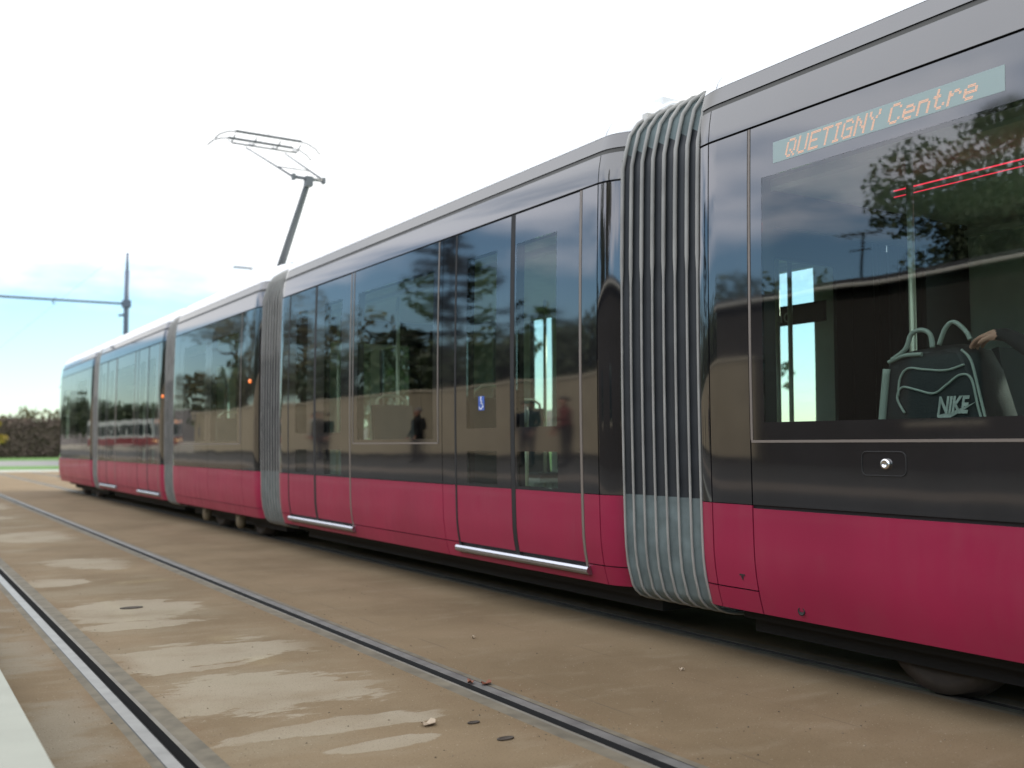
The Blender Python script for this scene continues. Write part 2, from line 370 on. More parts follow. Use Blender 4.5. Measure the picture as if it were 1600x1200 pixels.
# ------------------------------------------------------------------ ground
def sheet(name, x0, x1, y0, y1, z, m, thick=None):
    b = MB()
    if thick: b.box((x0, y0, z - thick), (x1, y1, z), m)
    else: b.quad(b.add([(x0, y0, z), (x1, y0, z), (x1, y1, z), (x0, y1, z)]), m, (0, 0, 1))
    return struct(b.build(name, recalc=bool(thick)))
sheet('ground', -900, 900, -900, 900, -.07, M['ground'])
RW = .115
RAILS = (.95, 2.34, 4.10, 5.49)
edges = [.42] + [v for r in RAILS for v in (r - RW, r + RW)] + [7.4]
b = MB()
for i in range(0, len(edges), 2): b.box((edges[i], -14, -.068), (edges[i + 1], 47, 0), M['slab'])
struct(b.build('track_bed', recalc=True))
sheet('platform_edge', .02, .42, -14, 27, .26, M['kerbstone'], .328)
sheet('platform', -2.0, .018, -14, 27, .256, M['asphalt'], .32)
sheet('paving_strip', -3.1, -2.002, -14, 60, .262, M['pinkkerb'], .32)
sheet('access_road', -8.6, -3.102, -14, 130, .20, M['asphalt'], .265)
sheet('pavement', -3.1, 7.4, 47.01, 53, -.04, M['kerbstone'])
sheet('lawn_strip', -3.1, 30, 53, 62, -.035, M['grass'])
sheet('cross_road', -3.1, 80, 62, 84, -.045, M['road'])
sheet('verge', -3.1, 80, 84, 140, -.04, M['grass'])
b = MB()   # grassy bank beyond the tram
prof = [(8.6, -.06), (11, .25), (15, 1.0), (19, 1.55), (26, 1.7), (60, 1.8)]
ys = [-40, -20, 0, 10, 20, 30, 40, 46, 50]
gr = []
for y in ys:
    k = 1 if y < 46 else (0.5 if y < 50 else 0)
    gr.append(b.add([(x, y, -.06 + (z + .06) * k) for x, z in prof]))
for A, B in zip(gr, gr[1:]):
    for i in range(len(prof) - 1): b.quad([A[i], A[i + 1], B[i + 1], B[i]], M['grass'], (0, 0, 1), True)
struct(b.build('grass_bank'))
b = MB()   # low far hills all round the back
rh = random.Random(4)
prev = None
for i in range(61):
    a = R(-200 + i * 5.0)
    d = 420; h = 9 + 5 * math.sin(i * .7) + 3 * math.sin(i * 1.9)
    p = (d * math.sin(a), d * math.cos(a))
    q = b.add([(p[0] * .7, p[1] * .7, -1), (p[0] * .88, p[1] * .88, h * .7), (p[0], p[1], h), (p[0] * 1.3, p[1] * 1.3, -1)])
    if prev:
        for j in range(3): b.quad([prev[j], prev[j + 1], q[j + 1], q[j]], M['hill'], (0, 0, 1), True)
    prev = q
struct(b.build('hills'))

# rails: real grooved section
def rail(xg, outer, label, bright=False):
    b = MB(); y0, y1 = -14, 47
    o = outer
    def strip(xa, xb, za, zb, m):
        xa, xb = xg + o * xa, xg + o * xb
        b.quad(b.add([(xa, y0, za), (xb, y0, zb), (xb, y1, zb), (xa, y1, za)]), m, (0, 0, 1) if abs(zb - za) < .02 else None)
    strip(.022, .072, -.001, .001, M['railbright' if bright else 'railhead']); strip(.072, .078, .001, .001, M['railgroove'])
    strip(.078, .115, .001, .0, M['seal']); 
    strip(-.024, -.042, -.002, -.002, M['raillip'])
    strip(-.042, -.115, -.002, .0, M['seal'])
    strip(.022, .014, -.001, -.042, M['railgroove']); strip(.014, -.018, -.042, -.042, M['railgroove']); strip(-.018, -.024, -.042, -.002, M['railgroove'])
    return tag(b.build('tram_rail'), label, 'tram rail', 'grooved rails set in the track bed')
rail(RAILS[0], -1, 'bright worn grooved rail nearest the white platform edge', True)
rail(RAILS[1], 1, 'dark grooved rail across the middle of the concrete, between platform rail and tram')
rail(RAILS[2], -1, 'shadowed grooved rail under the near wheels of the tram')
rail(RAILS[3], 1, 'shadowed grooved rail under the far wheels of the tram')

# small things on the ground
def leaf(x, y, s, rz, m, label):
    b = MB(); n = 9; c = []
    for k in range(n):
        a = 2 * math.pi * k / n; r = s * (1 if k % 2 else .72) * (1.25 if k == 0 else 1)
        c.append((r * math.cos(a), .62 * r * math.sin(a), .006 + .006 * math.sin(3 * a) + .008 * abs(math.cos(a))))
    idx = b.add(c); cc = b.add([(0, 0, .005)])[0]
    low = b.add([(p[0] * .97, p[1] * .97, p[2] - .003) for p in c]); lc = b.add([(0, 0, .002)])[0]
    for k in range(n):
        b.quad([idx[k], idx[(k + 1) % n], cc], m); b.quad([low[(k + 1) % n], low[k], lc], m); b.quad([idx[k], low[k], low[(k + 1) % n], idx[(k + 1) % n]], m)
    o = b.build('fallen_leaf', loc=(x, y, .002)); o.rotation_euler = (0, 0, rz)
    return tag(o, label, 'leaf', 'fallen leaves on the track bed')
leaf(1.883, 3.664, .045, .4, M['paleleaf'], 'pale curled leaf lying on the concrete left of the small grey stains')
leaf(2.37, 4.193, .03, 1.2, M['dryleaf'], 'smaller reddish leaf caught beside the rail groove')
leaf(2.42, 4.133, .035, .2, M['dryleaf'], 'larger reddish brown leaf resting on the rail head')
leaf(2.926, 5.143, .018, .9, M['paleleaf'], 'tiny yellowish leaf alone on the concrete towards the double doors')
leaf(3.38, 3.885, .016, 2.0, M['paleleaf'], 'tiny pale leaf on the concrete near the bellows')
b = MB(); rnd = random.Random(77); M['grit'] = mat('mixed_grit', (.17, .135, .09), .9, island=.85)
for k in range(2600):
    y = 1.6 + 9 * rnd.random() ** 2.2; q = rnd.random()
    x = rnd.choice(RAILS[:2]) + rnd.choice((-1, 1)) * rnd.uniform(.12, .20) if q < .35 else rnd.uniform(.45, 4.0)
    if any(abs(x - r) < .118 for r in RAILS): continue
    r_ = rnd.choice((.0016, .002, .0025, .003, .0045)); a = rnd.uniform(0, 6.28)
    P = [(x + r_ * math.cos(a + j * 1.57) * rnd.uniform(.7, 1.3), y + r_ * math.sin(a + j * 1.57) * rnd.uniform(.7, 1.3), .0005) for j in range(4)] + [(x, y, r_ * 1.1)]
    ix = b.add(P)
    for j in range(4): b.quad([ix[j], ix[(j + 1) % 4], ix[4]], M['grit'])
go = b.build('grit'); go['kind'] = 'stuff'; go['label'] = 'loose grit scattered on the sandy concrete'; go['category'] = 'grit'
def drain(x, y, r, label):
    b = MB(); b.lathe([(r, .002), (r, .006), (r * .8, .006), (r * .7, .003), (.001, .003)], M['iron'], 'z', n=16)
    o = b.build('iron_cap', loc=(x, y, 0)); o.scale = (1.5, .8, 1)
    return tag(o, label, 'cap', 'iron caps let into the concrete')
drain(1.50, 7.32, .05, 'dark iron cap in the pale patch far up the track')
drain(2.047, 3.596, .018, 'small dark cap beside the pale curled leaf')
drain(2.039, 3.34, .024, 'larger dark cap nearest the bottom edge of the concrete')

# ------------------------------------------------------------------ tram geometry
XN, XF, XC = 3.6, 6.0, 4.8
def inset(z):
    v = .0145 * (z - 1.7) ** 2
    if z < .6: v += .055 * ((.6 - z) / .34) ** 2
    if z > 2.66: v += .05 * ((z - 2.66) / .3) ** 2
    return v
def side(s, z, o=0, e=0):           # s=-1 near, +1 far; o outwards
    i = inset(z) + e - o
    return XN + i if s < 0 else XF - i
class Car:
    def __init__(c, y0, y1, nose=0): c.y0, c.y1, c.nose, c.ends = y0, y1, nose, (.13, .025)
    def e(c, y):
        v = 0
        end_r = c.ends; end_l = (.24, .16)
        for k_, (d, is_nose) in enumerate(((y - c.y0, c.nose < 0), (c.y1 - y, c.nose > 0))):
            if is_nose:
                L = 1.9
                if d < L: v += .55 * (1 - max(d, 0) / L) ** 2.2
            elif d < end_l[k_]: v += end_r[k_] * (1 - max(d, 0) / end_l[k_]) ** 2.2
        return v
    def cuts(c, a, b):
        ys = {a, b}
        for end, is_nose in ((c.y0, c.nose < 0), (c.y1, c.nose > 0)):
            sgn = 1 if end == c.y0 else -1
            L, n = (1.9, 12) if is_nose else (.24, 8)
            for k in range(n + 1):
                y = end + sgn * L * k / n
                if a < y < b: ys.add(y)
        return sorted(ys)
def patch(b, car, s, ya, yb, za, zb, m, out=0, th=.01, minner=None, medge=None, lip=0):
    """curved panel following the car's side"""
    ys = car.cuts(ya, yb); nz = max(1, int(math.ceil((zb - za) / .09))); zs = [za + (zb - za) * k / nz for k in range(nz + 1)]
    minner = minner or m; medge = medge or m
    def grid(o): return [b.add([(side(s, z, o, car.e(y)), y, z) for z in zs]) for y in ys]
    G = grid(out); H = grid(out - th)
    for g, mm, w in ((G, m, s), (H, minner, -s)):
        for i in range(len(ys) - 1):
            for j in range(nz): b.quad([g[i][j], g[i + 1][j], g[i + 1][j + 1], g[i][j + 1]], mm, (w, 0, 0), True)
    A = grid(out); B = grid(out - th)
    for j in range(nz):
        b.quad([A[0][j], A[0][j + 1], B[0][j + 1], B[0][j]], medge, (0, -1, 0)); b.quad([A[-1][j], A[-1][j + 1], B[-1][j + 1], B[-1][j]], medge, (0, 1, 0))
    for i in range(len(ys) - 1):
        b.quad([A[i][0], A[i + 1][0], B[i + 1][0], B[i][0]], medge, (0, 0, -1)); b.quad([A[i][-1], A[i + 1][-1], B[i + 1][-1], B[i][-1]], medge, (0, 0, 1))
def framed(b, car, s, ya, yb, za, zb, holes, m, **k):
    """panel ya..yb x za..zb with rectangular holes (sorted, non overlapping in y or stacked in one y range)"""
    ycuts = sorted({ya, yb, *[h[0] for h in holes], *[h[1] for h in holes]})
    for a, c in zip(ycuts, ycuts[1:]):
        hs = sorted([h for h in holes if h[0] < (a + c) / 2 < h[1]], key=lambda h: h[2])
        z = za
        for h in hs:
            if h[2] > z + 1e-6: patch(b, car, s, a, c, z, h[2], m, **k)
            z = h[3]
        if zb > z + 1e-6: patch(b, car, s, a, c, z, zb, m, **k)

tram = empty('tram', (XC, 12, 0))
tag(tram, 'long articulated tram with glossy black window band, magenta skirt, white roof and ribbed bellows', 'tram')
def P_(o, parent):                       # parent keeping world placement
    o.parent = parent
    t = Vector((0, 0, 0)); p = parent
    while p: t += p.location; p = p.parent
    o.location = Vector(o.location) - t
    return o
ZP, ZD, ZG0, ZG1, ZT = .81, 2.655, 2.835, 2.862, 2.955
SK = .395
fair = [(inset(2.958), 2.958), (inset(2.958) + .012, 2.99), (.125, 3.05), (.19, 3.12), (.29, 3.175), (.42, 3.20), (.62, 3.21)]
def build_car(y0, y1, sections, nose=0, seams=()):
    """sections: list of dicts {kind, y0, y1,...} covering the side; both sides alike"""
    car = Car(y0, y1, nose)
    holes = []
    for sct in sections: holes += sct.get('holes', [])
    body = MB()
    for s in (-1, 1):
        framed(body, car, s, y0, y1, .29, ZT, holes, M['shell'], out=-.013, th=.05, minner=M['lining'])
        patch(body, car, s, y0, y1, ZG1 + .003, ZT, M['black'])
        patch(body, car, s, y0, y1, ZG0 + .003, ZG1 - .001, M['groove'], out=-.006, th=.006)
    # floor, roof skin, end frames
    e0, e1 = y0 + .02, y1 - (.55 if nose > 0 else .02)
    if nose < 0: e0 = y0 + .55
    body.box((3.75, e0, .33), (5.85, e1, .37), M['floor_in'])
    body.box((3.72, e0, 2.50), (5.88, e1, 2.53), M['lining'])
    body.box((3.95, e0, 3.10), (5.65, e1, 3.195), M['white'])
    for ye, end in ((e0, nose < 0), (e1 - .03, nose > 0)):
        if end:
            body.box((4.15, ye, .33), (5.45, ye + .03, 3.0), M['shell'])
        else:
            body.box((3.72, ye, .3), (4.15, ye + .03, 2.95), M['shell']); body.box((5.45, ye, .3), (5.88, ye + .03, 2.95), M['shell'])
            yo = ye - .012 if ye == e0 else ye + .022
            body.box((3.632, yo, .9), (4.0, yo + .02, 2.45), M['shell']); body.box((5.6, yo, .9), (5.968, yo + .02, 2.45), M['shell'])
            body.box((3.645, yo, 2.452), (4.0, yo + .02, 2.76), M['shell']); body.box((5.6, yo, 2.452), (5.955, yo + .02, 2.76), M['shell'])
            body.box((4.15, ye, 2.3), (5.45, ye + .03, 2.95), M['shell'])
    bo = P_(body.build('car_body'), tram)
    # black panels, one per bay, and pink skirts
    for sct in sections:
        a, c = sct['y0'], sct['y1']
        if sct['kind'] == 'door': continue
        for s in (-1, 1):
            b = MB()
            framed(b, car, s, a + .004, c - .004, ZP + .004, ZD, sct.get('holes', []), M['black'])
            P_(b.build('side_panel'), bo)
            b = MB(); zl = sct.get('zlid', ZP)
            if sct.get('solid'): patch(b, car, s, a + .004, c - .004, .285, zl, M['pink'])
            else:
                patch(b, car, s, a + .004, c - .004, SK + .004, zl, M['pink'])
                patch(b, car, s, a + .003, c - .003, .285, SK - .003, M['pink'], out=.001)
            P_(b.build('skirt_panel'), bo)
    for s in (-1, 1):
        b = MB()
        for a, c in zip([y0] + list(seams), list(seams) + [y1]):
            patch(b, car, s, a + .003, c - .003, ZD + .012, ZG0, M['black'])
        P_(b.build('cantrail_panel'), bo)
        for a, c in zip([y0] + list(seams), list(seams) + [y1]):
            b = MB(); ys = car.cuts(a + .004, c - .004); G = []
            for y in ys:
                G.append(b.add([((XN + i + car.e(y)) if s < 0 else (XF - i - car.e(y)), y, z - .45 * max(0, car.e(y) - .1)) for i, z in fair]))
            for A, B in zip(G, G[1:]):
                for j in range(len(fair) - 1): b.quad([A[j], A[j + 1], B[j + 1], B[j]], M['white'], (s * .5, 0, 1), True)
            for A, w in ((G[0], -1), (G[-1], 1)):
                k = b.add([b.v[i] for i in A] + [(XC, b.v[A[0]][1], 3.1), (XC, b.v[A[0]][1], 2.95)]); b.quad(k, M['white'], (0, w, 0))
            P_(b.build('roof_fairing'), bo)
    # windows and doors
    for sct in sections:
        for s in (-1, 1):
            if sct['kind'] == 'window':
                for h in sct['holes']:
                    b = MB(); patch(b, car, s, h[0], h[1], h[2], h[3], M['glass'], out=-.0005, th=.006, minner=M['clear'], medge=M['clear'])
                    w = P_(b.build('side_window'), bo)
                fy0, fy1, fz = sct['frame']
                b = MB()
                patch(b, car, s, fy0, fy1, fz - .006, fz + .006, M['trim'], out=.003, th=.003)
                for yy in sct.get('posts', ()): patch(b, car, s, yy - .007, yy + .007, fz + .0065, ZD, M['trim'], out=.003, th=.003)
                P_(b.build('window_frame'), bo)
            elif sct['kind'] == 'door':
                build_door(car, s, sct)
    return car, bo
def build_door(car, s, d):
    a, c = d['y0'], d['y1']; ym = d['mid']
    do = empty('double_door', (side(s, .4), (a + c) / 2, .385)); P_(do, tram)
    b = MB()     # fixed frame strips left and right plus header
    for q, r_ in ((a, a + .022), (c - .022, c)): patch(b, car, s, q, r_, .375, ZD, M['trim'] if q == a else M['rubber'], out=.002, th=.03)
    patch(b, car, s, ym - .024, ym + .024, .375, ZD, M['rubber'], out=.001, th=.03)
    P_(b.build('door_frame'), do)
    for l0, l1, pn in ((a + .026, ym - .028, d['panes'][0]), (ym + .028, c - .026, d['panes'][1])):
        b = MB(); hs = [(pn[0], pn[1], .83, 1.06), (pn[0], pn[1], 1.22, 2.45)]
        framed(b, car, s, l0, l1, ZP + .001, ZD - .004, hs, M['black'], th=.025)
        patch(b, car, s, l0, l1, .40, ZP, M['pink'], th=.025)
        P_(b.build('door_leaf'), do)
        b = MB()
        for h in hs: patch(b, car, s, *h, M['glass'], out=-.0005, th=.006, minner=M['clear'], medge=M['clear'])
        P_(b.build('door_window'), do)
    b = MB()     # step bar and sill
    ys = [a - .02, c + .02]; z = .352
    x = side(s, z)
    k = []
    pr = [(-.004, .382), (.028, .376), (.036, .362), (.036, .345), (.020, .330), (-.004, .326)]
    for y in ys: k.append(b.add([(x + s * o, y, zz) for o, zz in pr]))
    for j in range(len(pr)): b.quad([k[0][j], k[0][(j + 1) % 6], k[1][(j + 1) % 6], k[1][j]], M['steel'])
    b.quad(k[0], M['steel']); b.quad(k[1], M['steel'])
    P_(b.build('door_step', recalc=True), do)
    b = MB(); patch(b, car, s, a - .015, c + .015, .285, .322, M['pink']); P_(b.build('door_sill'), do)

# ---- the five cars (near to far)
def hole(a, c, z0=1.21, z1=2.395): return (a, c, z0, z1)
C1 = build_car(-3.4, 4.02, [
    dict(kind='panel', y0=3.905, y1=4.02), dict(kind='panel', y0=3.622, y1=3.905),
    dict(kind='window', y0=1.75, y1=3.622, holes=[hole(1.85, 3.53)], frame=(1.78, 3.615, 1.119), posts=(3.612,), zlid=.796, solid=True),
    dict(kind='door', y0=.62, y1=1.75, mid=1.185, panes=((.75, 1.05), (1.32, 1.62)), holes=[(.75, 1.62, .83, 2.45)]),
    dict(kind='window', y0=-1.6, y1=.62, holes=[hole(-1.3, .35)], frame=(-1.4, .5, 1.119)),
    dict(kind='panel', y0=-3.4, y1=-1.6)], nose=-1, seams=(3.905,))
def sus(y0, y1):
    k = (y1 - y0) / (10.557 - 4.64)
    f = lambda v: y0 + (v - 4.64) * k
    return [
    dict(kind='panel', y0=y0, y1=f(4.86)), dict(kind='panel', y0=f(4.86), y1=f(5.02)),
    dict(kind='door', y0=f(5.02), y1=f(6.62), mid=f(5.815), panes=((f(5.29), f(5.765)), (f(6.025), f(6.44))), holes=[(f(5.29), f(5.765), .83, 2.45), (f(6.025), f(6.44), .83, 2.45)]),
    dict(kind='panel', y0=f(6.62), y1=f(6.82)),
    dict(kind='window', y0=f(6.82), y1=f(8.575), holes=[hole(f(6.97), f(8.42), 1.15, 2.45)], frame=(f(6.885), f(8.52), 1.117), posts=(f(6.885), f(8.52))),
    dict(kind='door', y0=f(8.575), y1=f(10.22), mid=f(9.46), panes=((f(8.80), f(9.22)), (f(9.68), f(10.0))), holes=[(f(8.80), f(9.22), .83, 2.45), (f(9.68), f(10.0), .83, 2.45)]),
    dict(kind='panel', y0=f(10.22), y1=y1)], (f(4.86),)
sc_, sm_ = sus(4.64, 10.557); S1 = build_car(4.64, 10.557, sc_, seams=sm_)
PC = build_car(11.13, 15.15, [
    dict(kind='panel', y0=11.13, y1=11.80),
    dict(kind='window', y0=11.80, y1=13.25, holes=[hole(11.98, 13.1, 1.15, 2.45)], frame=(11.86, 13.24, 1.117), posts=(11.86,)),
    dict(kind='window', y0=13.25, y1=14.75, holes=[hole(13.4, 14.5, 1.15, 2.45)], frame=(13.26, 14.6, 1.117)),
    dict(kind='panel', y0=14.75, y1=15.15)], seams=(11.4,))
sc_, sm_ = sus(15.62, 21.10); S2 = build_car(15.62, 21.10, sc_, seams=sm_)
C2 = build_car(21.55, 27.5, [
    dict(kind='panel', y0=21.55, y1=22.1),
    dict(kind='window', y0=22.1, y1=23.7, holes=[hole(22.3, 23.5, 1.15, 2.45)], frame=(22.15, 23.65, 1.117)),
    dict(kind='panel', y0=23.7, y1=24.3),
    dict(kind='window', y0=24.3, y1=25.5, holes=[hole(24.4, 25.3, 1.25, 2.35)], frame=(24.35, 25.4, 1.2)),
    dict(kind='panel', y0=25.5, y1=27.5)], nose=1, seams=(21.9,))

# ---- bellows
def ring_pts(ins):
    n = []
    for z, i in ((.212, .44), (.214, .34), (.220, .26), (.232, .195), (.252, .142), (.28, .108), (.31, .088)): n.append((XN + i + ins * .6, z))
    for k in range(1, 25): z = .33 + (2.70 - .33) * k / 24; n.append((XN + .0145 * (z - 1.7) ** 2 + (.028 * ((.6 - z) / .27) ** 2 if z < .6 else 0) + (.05 * ((z - 2.66) / .3) ** 2 if z > 2.66 else 0) + .022 + ins, z))
    for z, i in ((2.80, .062), (2.90, .09), (2.98, .15), (3.05, .25), (3.09, .40), (3.10, .7)): n.append((XN + i + ins, z - ins * .8))
    far = [(2 * XC - x, z) for x, z in n[::-1]]
    return n + far
def fabric_mat(z): return M['fabric_dark'] if .80 < z < 2.80 else M['fabric_grey']
def bellows(y0, y1, n, joint=2.07):
    be = empty('bellows', (XC, (y0 + y1) / 2, .3)); P_(be, tram)
    b = MB(); rings = []
    steps = n * 4
    for k in range(steps + 1):
        y = y0 + (y1 - y0) * k / steps
        ins = .03 * (1 - math.cos(2 * math.pi * k / 4 )) / 2 + .012
        ins = {0: .004, 1: .026, 2: .034, 3: .026}[k % 4]
        rings.append(b.add([(x, y, z) for x, z in ring_pts(ins)]))
    for A, B in zip(rings, rings[1:]):
        L = len(A)
        for j in range(L):
            z = (b.v[A[j]][2] + b.v[A[(j + 1) % L]][2]) / 2
            b.quad([A[j], A[(j + 1) % L], B[(j + 1) % L], B[j]], fabric_mat(z), None, True)
    P_(b.build('bellows_fabric'), be)
    for k in range(n + 1):
        y = y0 + (y1 - y0) * k / n
        y = min(max(y, y0 + .012), y1 - .012)
        b = MB(); pts = ring_pts(-.006)
        rs = []
        for x, z in pts: rs.append(.0115 if z > joint else .007)
        b.tube([(x, y, z) for x, z in pts], rs, M['rib'], n=8, flat=(0, 1, 0), closed=True)
        P_(b.build('rib'), be)
bellows(3.99, 4.654, 7); bellows(10.53, 11.144, 7); bellows(15.12, 15.634, 6); bellows(21.07, 21.564, 6)
# pale end cap on the roof beside the near bellows
b = MB(); b.box((3.78, 4.60, 2.90), (3.90, 4.645, 3.05), M['gutterw']); b.box((3.79, 4.585, 2.86), (3.88, 4.66, 2.895), M['rubber']); P_(b.build('roof_end_cap'), tram)

# ---- undercarriage
for a, c in ((-1.8, 3.95), (4.7, 10.5), (11.2, 15.1), (15.7, 21.0), (21.6, 25.6)):
    b = MB(); b.box((3.95, a, .13), (5.65, c, .325), M['under']); b.box((3.82, a + .05, .22), (5.78, c - .05, .326), M['under']); P_(b.build('underframe', recalc=True), tram)
def bogie(yc, half=.85):
    bo = empty('bogie', (XC, yc, 0)); P_(bo, tram)
    for y in (yc - half, yc + half):
        for x, sg in ((4.05, -1), (5.55, 1)):
            b = MB(); b.lathe([(.02, sg * .055), (.10, sg * .055), (.12, sg * .03), (.20, sg * .012), (.235, sg * .04), (.29, sg * .04), (.295, -sg * .06), (.315, -sg * .065), (.315, -sg * .09), (.02, -sg * .09)], M['iron'], 'x', c=(x, y, .30), n=32)
            P_(b.build('wheel', recalc=True), bo)
    b = MB(); b.box((3.98, yc - half - .5, .16), (4.02, yc + half + .5, .30), M['under']); b.box((5.58, yc - half - .5, .16), (5.62, yc + half + .5, .30), M['under']); P_(b.build('bogie_frame', recalc=True), bo)
bogie(2.05); bogie(13.15); bogie(24.0)
for y in (12.35, 13.85):      # dusty sand-pipe ends hanging below the middle car
    b = MB(); b.lathe([(.03, .10), (.055, .14), (.06, .22), (.04, .30)], M['sander'], 'z', c=(3.78, y, 0), n=12); b.box((3.74, y - .07, .22), (3.82, y + .07, .27), M['sander'])
    P_(b.build('sand_pipe'), tram)

# ---- markers, mirrors, lock, marks
for y, bo in ((11.49, PC[1]), (15.70, S2[1])):
    b = MB(); x = side(-1, 1.83); b.lathe([(.024, .01), (.024, -.010), (.017, -.018), (.003, -.021)], M['amber'], 'x', c=(x, y, 1.83), n=16); P_(b.build('marker_light'), bo)
b = MB(); b.lathe([(.02, 0), (.05, .05), (.055, .14), (.03, .2)], M['rubber'], 'y', c=(3.70, 25.75, 2.42), n=12); b.box((3.72, 25.7, 2.40), (3.9, 25.76, 2.44), M['rubber']); P_(b.build('rear_camera'), tram)
c1 = C1[1]
x = side(-1, 1.02)
b = MB()      # lock recess outline: thin rounded frame
w0, w1, h0, h1, rr_ = 2.741, 2.964, .972, 1.073, .025
loop = []
for cx_, cz_, a0 in ((w1 - rr_, h1 - rr_, 0), (w0 + rr_, h1 - rr_, 90), (w0 + rr_, h0 + rr_, 180), (w1 - rr_, h0 + rr_, 270)):
    for k in range(5): a = R(a0 + k * 22.5); loop.append((side(-1, cz_ + rr_ * math.sin(a), .001), cx_ + rr_ * math.cos(a), cz_ + rr_ * math.sin(a)))
b.tube(loop, .003, M['rubber'], n=6, closed=True); lf = P_(b.build('lock_recess'), c1)
b = MB(); b.lathe([(.023, .004), (.023, -.010), (.019, -.016), (.012, -.017), (.010, -.012), (.001, -.012)], M['chrome'], 'x', c=(x, 2.838, 1.022), n=24); P_(b.build('lock_cylinder'), c1)
b = MB()      # small dark triangle and jacking hole on the skirt
for za, zb, ya, yb in ((.462, .470, 3.735, 3.700),):
    b.box((side(-1, .466, .0015), ya, za), (side(-1, .466, -.003), yb, zb), M['rubber'])
b.prism([(side(-1, .455, .0015), 3.728, .459), (side(-1, .455, .0015), 3.710, .459), (side(-1, .445, .0015), 3.717, .440)], (.006, 0, 0), M['rubber'])
P_(b.build('jacking_mark', recalc=True), c1)
b = MB(); b.lathe([(.020, .004), (.020, -.004), (.015, -.003), (.014, .002), (.001, .002)], M['rubber'], 'x', c=(side(-1, .334), 3.368, .334), n=20); P_(b.build('jacking_hole'), c1)

# ---- destination display
FONT = {'Q': '01110 10001 10001 10001 10101 10010 01101', 'U': '10001 10001 10001 10001 10001 10001 01110', 'E': '11111 10000 10000 11110 10000 10000 11111',
 'T': '11111 00100 00100 00100 00100 00100 00100', 'I': '01110 00100 00100 00100 00100 00100 01110', 'G': '01110 10001 10000 10111 10001 10001 01111',
 'N': '10001 11001 10101 10101 10011 10001 10001', 'Y': '10001 10001 01010 00100 00100 00100 00100', 'C': '01110 10001 10000 10000 10000 10001 01110',
 'e': '00000 00000 01110 10001 11111 10000 01110', 'n': '00000 00000 11110 10001 10001 10001 10001', 't': '01000 01000 11100 01000 01000 01001 00110', 'r': '00000 00000 10110 11001 10000 10000 10000', ' ': ''}
b = MB(); patch(b, Car(-3.4, 4.02, -1), -1, 2.262, 3.452, 2.448, 2.550, M['signback'], out=.0012, th=.004); sg = P_(b.build('destination_display'), c1)
pit = .0059; yx = 3.375
for word in ('QUETIGNY', 'Centre'):
  b = MB()
  for ch in word:
      rows = FONT[ch].split()
      wch = 3 if ch == 'I' else 5
      for r_, row in enumerate(rows):
          for c_, bit in enumerate(row):
              if bit == '0': continue
              cc = c_ - 1 if ch == 'I' else c_
              for dr in (0, 1):
                  for dc in (0, 1):
                      zz = 2.536 - (2 * r_ + dr) * pit; yy = yx - (2 * cc + dc) * pit - (zz - 2.46) * .30
                      xx = side(-1, zz, .0022); q = pit * .36
                      b.quad(b.add([(xx, yy + q * math.cos(R(60 * k)), zz + q * math.sin(R(60 * k))) for k in range(6)]), M['led'], (-1, 0, 0))
      yx -= 2 * (wch + 1) * pit
  P_(b.build('led_lettering'), c1); yx -= 6.2 * pit

# wheelchair sticker on the leaf of the second door
b = MB(); sy, sz, h = 6.225, 1.395, .050
patch(b, Car(4.64, 10.557), -1, sy - .041, sy + .041, sz - h, sz + h, M['sticker'], out=.0015, th=.001)
xs = side(-1, sz, .0022)
def disc(cy, cz, r, n=12): b.quad(b.add([(xs, cy + r * math.cos(2 * math.pi * k / n), cz + r * math.sin(2 * math.pi * k / n)) for k in range(n)]), M['sticker_white'], (-1, 0, 0))
disc(sy + .006, sz + .040, .009)
def seg(p, q, w=.005):
    d = Vector((q[0] - p[0], q[1] - p[1])).normalized(); nx, ny = -d.y * w, d.x * w
    b.quad(b.add([(xs, p[0] + nx, p[1] + ny), (xs, q[0] + nx, q[1] + ny), (xs, q[0] - nx, q[1] - ny), (xs, p[0] - nx, p[1] - ny)]), M['sticker_white'], (-1, 0, 0))
seg((sy + .006, sz + .03), (sy + .004, sz - .002)); seg((sy + .004, sz - .002), (sy - .016, sz - .002)); seg((sy - .016, sz - .002), (sy - .026, sz - .03)); seg((sy + .006, sz + .014), (sy - .012, sz + .014), .004)
arc = [(sy + .006 + .024 * math.cos(R(a)), sz - .016 + .024 * math.sin(R(a))) for a in range(80, 341, 26)]
for p, q in zip(arc, arc[1:]): seg(p, q, .004)
P_(b.build('wheelchair_sticker'), S1[1])

# ---- interior fittings
def gpole(x, y, z0=.37, z1=2.5):
    b = MB(); b.tube([(x, y, z0), (x, y, z1)], .017, M['pole_in'], n=12); P_(b.build('grab_pole'), tram)
for x, y in ((5.6, 5.335), (5.6, 5.215), (4.15, 3.10), (4.05, 5.2), (4.05, 6.5), (4.3, 7.6), (4.15, 8.75), (5.4, 5.15), (5.4, 6.6), (4.1, 10.1), (4.3, 12.2), (4.3, 13.6), (4.2, 5.75), (5.45, 8.2)): gpole(x, y)
b = MB(); b.lathe([(.03, .03), (.075, .02), (.08, -.01), (.06, -.03)], M['seat_shell'], 'x', c=(3.98, 6.3, 1.33), n=18); b.tube([(4.02, 6.3, .37), (4.02, 6.3, 1.4)], .02, M['pole_in'], n=8); P_(b.build('ticket_reader'), tram)
b = MB(); b.tube([(4.45, 2.0, 2.418), (4.45, 3.42, 2.418)], .004, M['red_led'], n=6); P_(b.build('light_strip'), tram)
b = MB(); b.tube([(4.45, 2.0, 2.385), (4.45, 3.42, 2.385)], .0028, M['red_led'], n=6); P_(b.build('light_strip'), tram)
